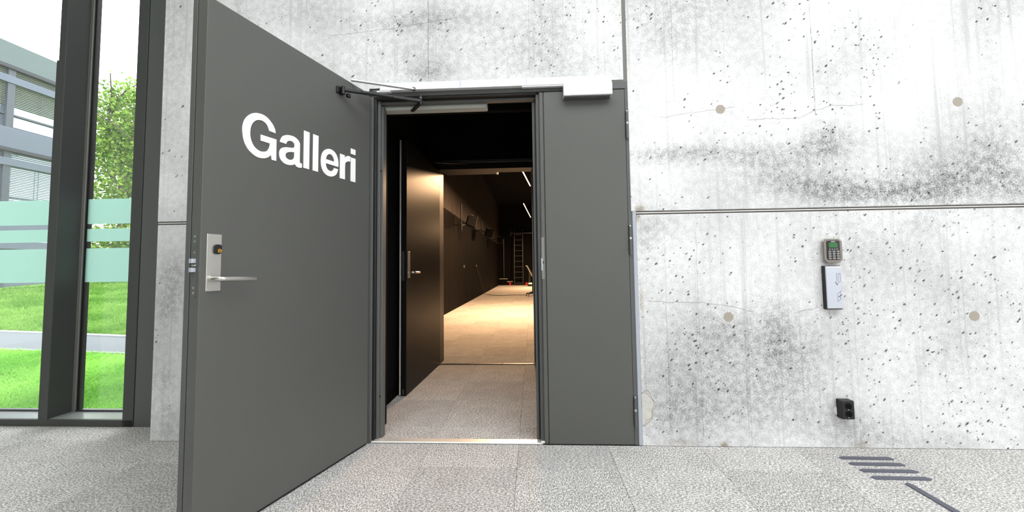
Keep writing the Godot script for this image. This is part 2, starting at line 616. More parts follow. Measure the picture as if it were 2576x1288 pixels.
func lobby_shell() -> void:
	# behind and above the camera: a ceiling with one long rooflight, side walls, and a wide glazed front left open to the sky
	var c := struct("ceiling", "white plaster ceiling of the lobby around a long rooflight", "ceiling")
	obj("slab", bx(V(-8.2, ROOF_Y, -0.45), V(6.2, ROOF_Y + 0.3, 1.2), 0.0), M.plaster, c)
	obj("slab", bx(V(-8.2, ROOF_Y, 3.9), V(6.2, ROOF_Y + 0.3, 9.2), 0.0), M.plaster, c)
	obj("slab", bx(V(-8.2, ROOF_Y, 1.2), V(-2.0, ROOF_Y + 0.3, 3.9), 0.0), M.plaster, c)
	obj("slab", bx(V(4.6, ROOF_Y, 1.2), V(6.2, ROOF_Y + 0.3, 3.9), 0.0), M.plaster, c)
	var l := struct("wall_left", "plastered side wall of the lobby out of view", "wall")
	obj("panel", bx(V(-8.2, 0, -0.45), V(-8.0, ROOF_Y, 9.2), 0.0), M.plaster, l)
	var r := struct("wall_right", "plastered side wall at the far end of the concrete wall", "wall")
	# a wide glazed opening on this side too
	obj("panel", bx(V(6.0, 0, -0.3), V(6.2, ROOF_Y, 2.4), 0.0), M.plaster, r)
	obj("panel", bx(V(6.0, 0, 5.4), V(6.2, ROOF_Y, 9.2), 0.0), M.plaster, r)
	obj("panel", bx(V(6.0, 3.0, 2.4), V(6.2, ROOF_Y, 5.4), 0.0), M.plaster, r)
	var f := struct("wall_front", "lobby front behind the viewer with one wide glazed opening", "wall")
	obj("panel", bx(V(-8.0, 0, 9.0), V(0.0, ROOF_Y, 9.2), 0.0), M.plaster, f)
	obj("panel", bx(V(5.0, 0, 9.0), V(6.0, ROOF_Y, 9.2), 0.0), M.plaster, f)
	obj("panel", bx(V(0.0, 0, 9.0), V(5.0, 1.9, 9.2), 0.0), M.plaster, f)
	obj("panel", bx(V(0.0, 3.2, 9.0), V(5.0, ROOF_Y, 9.2), 0.0), M.plaster, f)

func floors() -> void:
	var f := struct("floor", "grey flecked carpet tiles of the lobby and the gallery", "floor")
	obj("slab", bx(V(-8.2, -0.3, -0.45), V(6.2, -0.008, 9.2), 0.0), M.matt_black, f)
	obj("slab", bx(V(-2.5, -0.3, -22.8), V(3.6, -0.008, -0.45), 0.0), M.matt_black, f)
	var p := 0.535
	var shapes := []
	for k in 4:
		var m := MB.new()
		m.flip_uv = k % 2 == 1
		var o := V(0.31 * k, 0, 0.17 * k)
		m.box(o + V(0.0008, -0.008, 0.0008), o + V(p - 0.0008, 0.0, p - 0.0008), 0.0012)
		shapes.append([m.done(), o])
	var x0 := -0.10
	var z0 := 0.276
	# whole tiles where the photograph shows them; they are cut to fit along the wall and the threshold
	for i in range(-8, 7):
		for j in range(0, 3):
			lay_tile(f, shapes, x0 + i * p, z0 + j * p, i, j)
	for i in range(-8, 7):
		cut_tile(f, x0 + i * p, -0.003, x0 + (i + 1) * p, z0, i, -1)
	for i in range(-8, -4):
		cut_tile(f, x0 + i * p, -0.22, minf(x0 + (i + 1) * p, -2.46), 0.0, i, -2)
	for i in range(-2, 2):
		for j in range(-5, 0):
			var za := z0 + j * p
			cut_tile(f, maxf(x0 + i * p, -1.185), maxf(za, -1.965), minf(x0 + (i + 1) * p, 0.62), minf(za + p, -0.055), i, j)
	for i in range(-4, 3):
		for j in range(-21, -4):
			var za := z0 + j * p
			cut_tile(f, maxf(x0 + i * p, -2.06), za, minf(x0 + (i + 1) * p, 1.5), minf(za + p, -2.01), i, j)
	obj("carpet", bx(V(-2.06, -0.008, -22.3), V(3.2, 0.0, z0 - 21 * p), 0.0), M.carpet0, f)
	obj("carpet", bx(V(1.5, -0.008, z0 - 21 * p), V(3.2, 0.0, -2.15), 0.0), M.carpet0, f)
	obj("carpet", bx(V(-8.0, -0.008, z0 + 3 * p), V(6.0, 0.0, 9.0), 0.0), M.carpet0, f)
	obj("carpet", bx(V(-8.0, -0.008, -0.22), V(x0 - 8 * p, 0.0, z0 + 3 * p), 0.0), M.carpet1, f)
	obj("carpet", bx(V(x0 + 7 * p, -0.008, 0.0), V(6.0, 0.0, z0 + 3 * p), 0.0), M.carpet1, f)

func tile_kind(i: int, j: int) -> int:
	return posmod(i + j, 2) + 2 * (posmod(i * 7 + j * 3, 5) % 2)

func lay_tile(f: Node3D, shapes: Array, x: float, z: float, i: int, j: int) -> void:
	var k := tile_kind(i, j)
	var t := obj("carpet_tile", shapes[k][0], M["carpet%d" % (posmod(i * 5 + j * 11, 3))], f)
	t.position = V(x, 0, z) - shapes[k][1]

func cut_tile(f: Node3D, xa: float, za: float, xb: float, zb: float, i: int, j: int) -> void:
	if xb - xa < 0.02 or zb - za < 0.02:
		return
	var m := MB.new()
	m.flip_uv = posmod(i + j, 2) == 1
	m.box(V(xa + 0.0008, -0.008, za + 0.0008), V(xb - 0.0008, 0.0, zb - 0.0008), 0.0012)
	obj("carpet_tile", m, M["carpet%d" % (posmod(i * 5 + j * 11, 3))], f)

func concrete_wall() -> void:
	var w := struct("wall_back", "pale cast concrete wall with blow holes and grey stains around the door", "wall")
	var T := -0.30
	var g := 0.003
	obj("panel", bx(V(0.643, 0, T), V(6.0, 1.392, 0), g), M.concrete, w)
	obj("panel", bx(V(0.615, 1.415, T), V(6.0, ROOF_Y, 0), g), M.concrete, w)
	var up := PackedVector2Array([Vector2(-2.458, 1.407), Vector2(-1.045, 1.407), Vector2(-1.045, 2.252), Vector2(0.591, 2.252), Vector2(0.591, ROOF_Y), Vector2(-2.458, ROOF_Y)])
	obj("panel", MB.new().prism(up, T, 0.0), M.concrete, w)
	obj("panel", bx(V(-2.458, 0, T), V(-1.045, 1.384, 0), g), M.concrete, w)
	# the joints: recessed, with a rib in the horizontal ones
	obj("joint", bx(V(0.60, 1.385, T), V(6.0, 1.420, -0.012), 0.0), M.groove, w)
	obj("joint", bx(V(-2.456, 1.378, T), V(-1.05, 1.412, -0.012), 0.0), M.groove, w)
	obj("joint_rib", bx(V(0.645, 1.4015, -0.02), V(6.0, 1.4065, -0.002), 0.001), M.plaster, w)
	obj("joint_rib", bx(V(-2.457, 1.3935, -0.02), V(-1.05, 1.3985, -0.002), 0.001), M.plaster, w)
	obj("joint_sealant", bx(V(0.588, 2.26, T), V(0.618, ROOF_Y, -0.006), 0.0), M.sealant, w)
	obj("joint_sealant", bx(V(0.622, 0.0, T), V(0.645, 2.262, -0.002), 0.003), M.sealant_blue, w)
	obj("joint_sealant", bx(V(0.50, 2.238, T), V(0.640, 2.268, -0.004), 0.004), M.sealant, w)
	for h in [[1.179, 2.04], [2.574, 2.04], [1.175, 0.763], [2.574, 0.759]]:
		var pts := PackedVector2Array()
		for k in 24:
			var rr: float = 0.0285 + 0.0012 * sin(k * 2.3 + h[0] * 9.0)
			pts.append(Vector2(h[0] + rr * cos(TAU * k / 24), h[1] + rr * sin(TAU * k / 24)))
		obj("tie_hole_plug", MB.new().prism(pts, -0.01, 0.0012), M.plug, w)

# ---------------------------------------------------------------- the glazed facade on the left

func facade_window() -> void:
	var w := struct("window_1", "tall dark framed window wall with frosted bands looking onto a lawn", "window")
	var zf := -0.213
	var zg := -0.375
	obj("bottom_rail", bx(V(-8.0, 0.0, -0.42), V(-2.80, 0.047, zf), 0.002), M.anodised, w)
	obj("top_rail", bx(V(-8.0, ROOF_Y - 0.1, -0.42), V(-2.80, ROOF_Y, zf), 0.002), M.anodised, w)
	obj("sill", bx(V(-8.0, 0.045, zg + 0.012), V(-2.885, 0.0495, zf - 0.012), 0.001), M.sill, w)
	obj("jamb", bx(V(-2.879, 0.0, -0.42), V(-2.800, ROOF_Y, zf), 0.002), M.anodised, w)
	obj("gasket", bx(V(-2.802, 0.0, -0.42), V(-2.790, ROOF_Y, zf - 0.01), 0.0), M.gasket, w)
	obj("cover_panel", bx(V(-2.793, 0.0, -0.42), V(-2.45, ROOF_Y, zf - 0.001), 0.002), M.frame_paint, w)
	var xs := [-3.464, -4.664, -5.864, -7.064, -8.0]
	for x in xs:
		if x > -7.9:
			obj("mullion", bx(V(x - 0.027, 0.04, zg + 0.01), V(x + 0.027, ROOF_Y - 0.09, zf + 0.001), 0.002), M.anodised, w)
			obj("glazing_bead", bx(V(x - 0.050, 0.047, zg - 0.02), V(x + 0.052, ROOF_Y - 0.09, zg + 0.014), 0.002), M.strike, w)
			obj("glazing_gasket", bx(V(x - 0.062, 0.047, zg - 0.03), V(x + 0.068, ROOF_Y - 0.09, zg + 0.004), 0.001), M.gasket, w)
	obj("cover_strip", bx(V(-3.512, 0.047, -0.25), V(-3.490, 2.66, zf - 0.003), 0.002), M.anodised, w)
	obj("glazing_bead", bx(V(-2.90, 0.047, zg - 0.02), V(-2.876, ROOF_Y - 0.09, zg + 0.014), 0.002), M.anodised, w)
	obj("glazing_bead", bx(V(-8.0, 0.040, zg - 0.02), V(-2.88, 0.062, zg + 0.012), 0.002), M.steel_dark, w)
	for k in xs.size():
		var xr: float = -2.885 if k == 0 else xs[k - 1] - 0.03
		var xl: float = xs[k] + 0.03
		obj("pane", bx(V(xl, 0.05, zg - 0.006), V(xr, ROOF_Y - 0.095, zg), 0.0), M.glass, w)
		for b in [[1.007, 1.263], [1.315, 1.412], [1.449, 1.641]]:
			var m := MB.new()
			m.quad(V(xl, b[0], zg + 0.002), V(xr, b[0], zg + 0.002), V(xr, b[1], zg + 0.002), V(xl, b[1], zg + 0.002), V(0, 0, 1))
			obj("frosted_band", m, M.frost, w)

# ---------------------------------------------------------------- the doorway

func doorway() -> void:
	var d := struct("door_1", "dark grey steel door frame set into the concrete wall with a bright threshold", "door frame")
	# hinge jamb, stepped: outer cheek, rebate with seal, inner stop
	obj("jamb", bx(V(-1.045, 0, -0.12), V(-1.018, 2.245, -0.004), 0.002), M.frame_paint, d)
	obj("seal", bx(V(-1.020, 0.012, -0.06), V(-1.000, 2.20, -0.012), 0.004), M.gasket, d)
	obj("jamb_stop", bx(V(-1.020, 0, -0.10), V(-0.984, 2.20, -0.035), 0.003), M.frame_paint, d)
	obj("jamb_stop", bx(V(-1.020, 0, -0.12), V(-0.973, 2.16, -0.060), 0.003), M.frame_paint, d)
	obj("head", bx(V(-1.045, 2.196, -0.11), V(0.622, 2.245, -0.004), 0.002), M.frame_paint, d)
	obj("head_seal", bx(V(-1.0, 2.182, -0.06), V(0.04, 2.198, -0.012), 0.003), M.gasket, d)
	obj("head_stop", bx(V(-1.02, 2.168, -0.10), V(0.60, 2.198, -0.055), 0.003), M.frame_paint, d)
	obj("jamb", bx(V(0.597, 0, -0.30), V(0.622, 2.245, -0.006), 0.002), M.frame_paint, d)
	obj("lining", bx(V(-1.046, 0, -0.31), V(-1.035, 2.25, -0.119), 0.0), M.matt_black, d)
	obj("lining", bx(V(-1.046, 2.24, -0.31), V(0.63, 2.253, -0.119), 0.0), M.matt_black, d)
	for y in [1.72, 0.27]:
		var pin := MB.new().tube([V(-0.986, y, -0.048), V(-0.979, y, -0.048)], 0.006, 10)
		obj("frame_plug", pin, M.gasket, d)
	obj("threshold", bx(V(-1.018, 0.0, -0.055), V(0.048, 0.011, -0.001), 0.003), M.aluminium, d)
	obj("threshold_bracket", bx(V(0.035, 0.008, -0.02), V(0.060, 0.020, 0.0), 0.002), M.aluminium, d)

func smooth_outline(a: Array, closed_smooth := true) -> PackedVector2Array:
	# millimetres to metres; curves between gentle bends, corners kept
	var p := PackedVector2Array()
	for k in range(0, a.size(), 2):
		p.append(Vector2(a[k], a[k + 1]) / 1000.0)
	var n := p.size()
	var sharp := []
	for k in n:
		var u := p[k] - p[posmod(k - 1, n)]
		var v := p[(k + 1) % n] - p[k]
		sharp.append(absf(u.angle_to(v)) > 0.78)
	var out := PackedVector2Array()
	for k in n:
		var b := p[k]
		var c := p[(k + 1) % n]
		out.append(b)
		if n < 6 or (sharp[k] and sharp[(k + 1) % n]):
			continue
		var pre := p[posmod(k - 1, n)] if not sharp[k] else b - (c - b) * 0.6
		var post := p[(k + 2) % n] if not sharp[(k + 1) % n] else c + (c - b) * 0.6
		for t in [0.33, 0.67]:
			out.append(b.cubic_interpolate(c, pre, post, t))
	return out

func with_hole(outer: PackedVector2Array, hole: PackedVector2Array) -> PackedVector2Array:
	# one outline that runs in to the hole and back along a hair-thin slit
	var area := func(q: PackedVector2Array) -> float:
		var s := 0.0
		for k in q.size():
			s += q[k].cross(q[(k + 1) % q.size()])
		return s
	if (area.call(outer) > 0) == (area.call(hole) > 0):
		hole.reverse()
	var best := 1e9
	var bi := 0
	var bj := 0
	for i in outer.size():
		for j in hole.size():
			var dd := outer[i].distance_squared_to(hole[j])
			if dd < best:
				best = dd
				bi = i
				bj = j
	var out := PackedVector2Array()
	for i in outer.size():
		out.append(outer[i])
		if i == bi:
			for k in hole.size() + 1:
				var q := hole[(bj + k) % hole.size()]
				if k == hole.size():
					q += (hole[posmod(bj - 1, hole.size())] - hole[bj]).normalized() * 0.00005
				out.append(q)
			out.append(outer[i] + (outer[(i + 1) % outer.size()] - outer[i]).normalized() * 0.00005)
	return out

func lever_handle(d: Node3D, x: float, y: float, z: float) -> void:
	# backplate, neck and lever; x is towards the hinge
	var plate := MB.new().box(V(x - 0.029, y - 0.050, z - 0.001), V(x + 0.029, y + 0.182, z + 0.004), 0.002)
	var e := obj("escutcheon", plate, M.brushed, d)
	for q in [[-0.021, -0.042], [0.021, -0.042], [-0.021, 0.174], [0.021, 0.174]]:
		obj("screw", MB.new().tube([V(x + q[0], y + q[1], z + 0.003), V(x + q[0], y + q[1], z + 0.0055)], 0.0042, 10, false), M.steel, e)
	var pts := []
	pts.append(V(x - 0.010, y, z + 0.003))
	pts.append(V(x - 0.010, y, z + 0.035))
	for k in 5:
		var a := PI / 2 * k / 4.0
		pts.append(V(x + 0.010 - 0.020 * cos(a), y, z + 0.035 + 0.020 * sin(a)))
	pts.append(V(x + 0.080, y - 0.001, z + 0.055))
	pts.append(V(x + 0.138, y - 0.003, z + 0.052))
	var l := obj("handle", MB.new().tube(pts, [0.010, 0.0098, 0.0098, 0.0098, 0.0098, 0.0098, 0.0098, 0.0102, 0.0088], 16, true), M.steel, d)
	obj("rose", MB.new().tube([V(x - 0.010, y, z + 0.003), V(x - 0.010, y, z + 0.010)], 0.014, 20), M.steel, l)

func edge_lock(d: Node3D, xe: float, bright: bool) -> void:
	# faceplate, bolts and screws on the free edge (facing -x of the leaf)
	var lm: Material = M.steel_dark if bright else M.frame_paint
	var poly := PackedVector2Array()
	for k in 9:
		var a := PI * k / 8.0
		poly.append(Vector2(-0.030 + 0.012 * cos(a), 1.218 + 0.012 * sin(a)))
	for k in 9:
		var a := PI + PI * k / 8.0
		poly.append(Vector2(-0.030 + 0.012 * cos(a), 0.985 + 0.012 * sin(a)))
	# the outline's x is the leaf's depth
	var xf := Transform3D(Basis(V(0, 0, 1), V(0, 1, 0), V(-1, 0, 0)), V(xe, 0, 0))
	var f := obj("lock_faceplate", MB.new().prism(poly, -0.001, 0.002, xf), lm, d)
	if bright:
		return
	for y in [1.1185, 1.0825]:
		obj("bolt", bx(V(xe - 0.016, y - 0.0085, -0.041), V(xe, y + 0.0085, -0.021), 0.0015), M.panel_silver, f)
	obj("latch", bx(V(xe - 0.006, 1.0975, -0.041), V(xe, 1.1035, -0.019), 0.002), M.steel, f)
	for y in [1.216, 1.196, 1.152, 1.012, 0.992]:
		obj("screw", MB.new().tube([V(xe - 0.001, y, -0.030), V(xe - 0.0035, y, -0.030)], 0.0042, 10), M.steel, f)

func open_leaf() -> void:
	# local x runs from the free edge (-1) to the hinges (0), z is the lettered face
	var d := thing("door_leaf", "dark grey steel door swung open towards us, lettered Galleri in white", "door", V(-1.027, 0, 0.006), deg_to_rad(73.66), "", "thing")
	obj("panel", bx(V(-1.0, 0.012, -0.057), V(-0.014, 2.207, 0.0), 0.0025), M.paint, d)
	obj("edge_gasket", bx(V(-0.997, 0.014, -0.063), V(-0.03, 2.203, -0.056), 0.0), M.gasket, d)
	obj("inner_panel", bx(V(-1.0, 0.012, -0.090), V(-0.040, 2.215, -0.062), 0.002), M.frame_paint, d)
	obj("bottom_seal", bx(V(-0.995, 0.001, -0.060), V(-0.015, 0.013, -0.004), 0.003), M.gasket, d)
	lever_handle(d, -0.949, 1.046, 0.0)
	var cyl := PackedVector2Array()
	for k in 24:
		var a := TAU * k / 24
		cyl.append(Vector2(-0.940 + 0.0145 * signf(cos(a)) * pow(absf(cos(a)), 0.6), 1.166 + 0.020 * signf(sin(a)) * pow(absf(sin(a)), 0.6)))
	var c := obj("lock_cylinder", MB.new().prism(cyl, 0.002, 0.013), M.black_gloss, d)
	obj("key_core", MB.new().tube([V(-0.936, 1.160, 0.010), V(-0.936, 1.160, 0.016)], 0.0085, 18), M.brass, c)
	obj("keyway", bx(V(-0.9368, 1.154, 0.0155), V(-0.9352, 1.166, 0.0166), 0.0), M.black, c)
	edge_lock(d, -1.0, false)
	obj("cap", MB.new().tube([V(-0.785, 1.70, -0.001), V(-0.785, 1.70, 0.0012)], 0.006, 14), M.frame_paint, d)
	# lettering: outlines in millimetres on the leaf's face
	var glyph_G := [-684, 1732, -688, 1750, -698, 1767, -711, 1780, -728, 1792, -748, 1798, -766, 1798, -788, 1793, -807, 1782, -824, 1765, -836, 1746, -843, 1725, -846, 1702, -844, 1680, -840, 1657, -831, 1635, -817, 1616, -799, 1603, -778, 1594, -758, 1593, -738, 1597, -721, 1606, -706, 1621, -701, 1599, -678, 1600, -679, 1703, -759, 1702, -759, 1674, -712, 1674, -716, 1653, -726, 1635, -742, 1627, -760, 1624, -777, 1629, -792, 1640, -803, 1658, -809, 1679, -810, 1700, -807, 1723, -799, 1742, -788, 1756, -774, 1765, -755, 1769, -738, 1764, -726, 1752, -717, 1733]
	var glyph_a := [-660, 1698, -656, 1712, -649, 1726, -638, 1736, -621, 1744, -601, 1748, -580, 1748, -561, 1741, -549, 1729, -545, 1713, -545, 1632, -541, 1624, -531, 1622, -531, 1602, -540, 1599, -554, 1598, -566, 1602, -573, 1611, -583, 1604, -598, 1599, -616, 1597, -633, 1599, -648, 1607, -658, 1619, -662, 1635, -661, 1652, -653, 1667, -640, 1676, -623, 1682, -596, 1687, -581, 1691, -577, 1700, -578, 1711, -587, 1719, -601, 1721, -614, 1716, -622, 1708, -625, 1698]
	var hole_a := [-578, 1669, -596, 1666, -615, 1659, -626, 1650, -628, 1639, -624, 1630, -614, 1625, -599, 1625, -585, 1632, -578, 1645]
	var glyph_e := [-282, 1665, -281, 1687, -285, 1709, -296, 1731, -314, 1746, -337, 1752, -359, 1749, -381, 1737, -397, 1718, -406, 1693, -408, 1668, -405, 1642, -395, 1620, -379, 1605, -357, 1598, -332, 1599, -309, 1609, -292, 1626, -283, 1652, -313, 1652, -320, 1639, -333, 1630, -348, 1629, -362, 1635, -371, 1648, -375, 1665]
	var hole_e := [-374, 1688, -368, 1707, -356, 1719, -342, 1724, -326, 1717, -316, 1704, -313, 1688]
	var glyph_r := [-269, 1747, -232, 1747, -231, 1731, -219, 1744, -202, 1751, -186, 1751, -188, 1720, -204, 1718, -221, 1708, -229, 1691, -229, 1604, -269, 1604]
	var g := Node3D.new()
	g.name = "lettering"
	d.add_child(g)
	tag(g, "white raised letters reading Galleri")
	obj("letter", MB.new().prism(smooth_outline(glyph_G), 0.0, 0.003), M.white, g)
	obj("letter", MB.new().prism(with_hole(smooth_outline(glyph_a), smooth_outline(hole_a)), 0.0, 0.003), M.white, g)
	for x in [-0.521, -0.462]:
		obj("letter", bx(V(x, 1.604, 0), V(x + 0.035, 1.800, 0.003), 0.0), M.white, g)
	obj("letter", MB.new().prism(with_hole(smooth_outline(glyph_e), smooth_outline(hole_e)), 0.0, 0.003), M.white, g)
	obj("letter", MB.new().prism(smooth_outline(glyph_r), 0.0, 0.003), M.white, g)
	obj("letter", MB.new().box(V(-0.182, 1.604, 0), V(-0.143, 1.748, 0.003)).box(V(-0.183, 1.770, 0), V(-0.144, 1.803, 0.003)), M.white, g)

func fixed_leaf() -> void:
	var d := thing("side_door_leaf", "narrow dark grey side leaf standing shut against the concrete wall", "door", Vector3.ZERO, 0.0, "", "thing")
	obj("panel", bx(V(0.086, 0.006, -0.055), V(0.595, 2.190, 0.0), 0.0025), M.paint, d)
	obj("edge_lip", bx(V(0.057, 0.006, -0.024), V(0.0825, 2.190, 0.001), 0.004), M.paint, d)
	obj("groove", bx(V(0.080, 0.008, -0.05), V(0.088, 2.188, -0.005), 0.0), M.gasket, d)
	obj("edge_core", bx(V(0.036, 0.010, -0.062), V(0.084, 2.188, -0.022), 0.002), M.frame_paint, d)
	obj("edge_core", bx(V(0.012, 0.010, -0.092), V(0.59, 2.15, -0.060), 0.002), M.frame_paint, d)
	obj("edge_gasket", bx(V(0.026, 0.012, -0.066), V(0.05, 2.186, -0.058), 0.001), M.gasket, d)
	obj("bottom_seal", bx(V(0.04, 0.0, -0.05), V(0.594, 0.008, -0.004), 0.0), M.gasket, d)
	var s := obj("strike_plate", bx(V(0.0580, 1.003, -0.001), V(0.0745, 1.262, 0.0022), 0.0), M.strike, d)
	obj("strike_lip", bx(V(0.0545, 1.055, -0.006), V(0.0640, 1.132, 0.0035), 0.002), M.panel_silver, s)
	obj("strike_hole", bx(V(0.0645, 1.098, 0.001), V(0.071, 1.112, 0.0026), 0.0), M.black, s)
	for y in [2.047, 1.325, 0.289]:
		var h := obj("hinge", MB.new().tube([V(0.604, y - 0.170, 0.006), V(0.604, y - 0.082, 0.006)], 0.0085, 14, true), M.frame_paint, d)
		obj("hinge_barrel", MB.new().tube([V(0.604, y - 0.074, 0.004), V(0.604, y - 0.004, 0.004)], 0.0075, 14, true), M.frame_paint, h)
		obj("hinge_cap", MB.new().tube([V(0.604, y - 0.081, 0.0065), V(0.604, y - 0.077, 0.0065)], 0.0088, 14, true), M.steel, h)
		obj("hinge_cap", MB.new().tube([V(0.604, y - 0.006, 0.0045), V(0.604, y - 0.002, 0.0045)], 0.0070, 14, true), M.steel, h)
		obj("hinge_screw", MB.new().tube([V(0.599, y - 0.022, 0.009), V(0.599, y - 0.022, 0.0115)], 0.003, 8), M.gasket, h)

func closer_and_arms() -> void:
	var c := thing("door_closer", "long white closer rail with a boxy drive unit above the doors", "door closer", Vector3.ZERO)
	obj("rail", bx(V(-0.964, 2.2215, -0.003), V(0.512, 2.270, 0.030), 0.0025), M.silver, c)
	obj("rail_lip", bx(V(-0.05, 2.214, 0.002), V(0.21, 2.223, 0.026), 0.002), M.silver, c)
	for x in [-0.441, -0.021]:
		obj("rail_joint", bx(V(x - 0.006, 2.228, 0.0295), V(x + 0.006, 2.266, 0.0306), 0.0), M.panel_silver, c)
	obj("drive_unit", bx(V(0.209, 2.136, 0.003), V(0.509, 2.214, 0.060), 0.003), M.silver, c)
	obj("drive_base", bx(V(0.214, 2.130, 0.003), V(0.500, 2.140, 0.048), 0.002), M.frame_paint, c)
	obj("rail_end", bx(V(-0.985, 2.214, 0.0), V(-0.895, 2.224, 0.028), 0.002), M.silver, c)
	var t := thing("closer_lever", "flat white lever reaching from the closer rail to the open door's top edge", "lever arm", Vector3.ZERO)
	var a := V(-0.735, 2.215, 0.046)
	var b := V(-1.072, 2.2135, 0.200)
	bar(t, "lever", a, b, 0.022, 0.009, M.silver)
	obj("pivot", MB.new().tube([a + V(0, -0.006, 0), a + V(0, 0.012, 0)], 0.010, 14), M.steel_dark, t)
	var s := thing("restraint_arm", "black jointed stay arm bolted to the lettered door's top corner", "lever arm", Vector3.ZERO)
	# the leaf's frame: along the face towards the free edge, and out of the face
	var du := V(-0.28126, 0, 0.95963)
	var dn := V(0.95963, 0, 0.28126)
	var at := V(-1.027, 0, 0.006) + du * 0.275 + dn * 0.001 + V(0, 2.118, 0)
	var br := obj("bracket", MB.new().box(V(-0.03, -0.022, 0.0), V(0.02, 0.018, 0.012), 0.003, Transform3D(Basis(-du, Vector3.UP, dn), at)), M.black, s)
	obj("bracket_pin", MB.new().tube([at + dn * 0.024 + V(0, -0.026, 0), at + dn * 0.024 + V(0, 0.020, 0)], 0.011, 16), M.black, br)
	obj("bracket_nut", MB.new().tube([at + dn * 0.03 - du * 0.035 + V(0, -0.030, 0), at + dn * 0.03 - du * 0.035 + V(0, -0.014, 0)], 0.013, 6), M.black, br)
	var el := V(-0.682, 2.130, 0.060)
	var start := at + dn * 0.026
	bar(s, "arm", start, el, 0.020, 0.020, M.black)
	bar(s, "arm", start.lerp(el, 0.2), start.lerp(el, 0.62), 0.025, 0.014, M.black)
	var p := obj("elbow_pin", MB.new().tube([el + V(-0.006, -0.012, 0), el + V(-0.006, 0.036, 0)], 0.0105, 16, true), M.black, s)
	obj("pin_ring", MB.new().tube([el + V(-0.006, 0.017, 0), el + V(-0.006, 0.022, 0)], 0.0118, 16), M.steel_dark, p)
	bar(s, "arm", el + V(0.0, 0.0, -0.004), V(-0.79, 2.134, -0.098), 0.026, 0.014, M.black)

# flat bar between two points: width across (horizontal), height
func bar(parent: Node3D, called: String, a: Vector3, b: Vector3, width: float, height: float, m: Material) -> MeshInstance3D:
	var d := b - a
	var x := d.normalized()
	var z := x.cross(Vector3.UP).normalized()
	var y := z.cross(x)
	return obj(called, MB.new().box(V(0, -height / 2, -width / 2), V(d.length(), height / 2, width / 2), minf(width, height) * 0.25, Transform3D(Basis(x, y, z), a)), m, parent)

# ---------------------------------------------------------------- what hangs on the concrete

func chamfered(x0: float, y0: float, x1: float, y1: float, c: float) -> PackedVector2Array:
	return PackedVector2Array([Vector2(x0 + c, y0), Vector2(x1 - c, y0), Vector2(x1, y0 + c), Vector2(x1, y1 - c), Vector2(x1 - c, y1), Vector2(x0 + c, y1), Vector2(x0, y1 - c), Vector2(x0, y0 + c)])

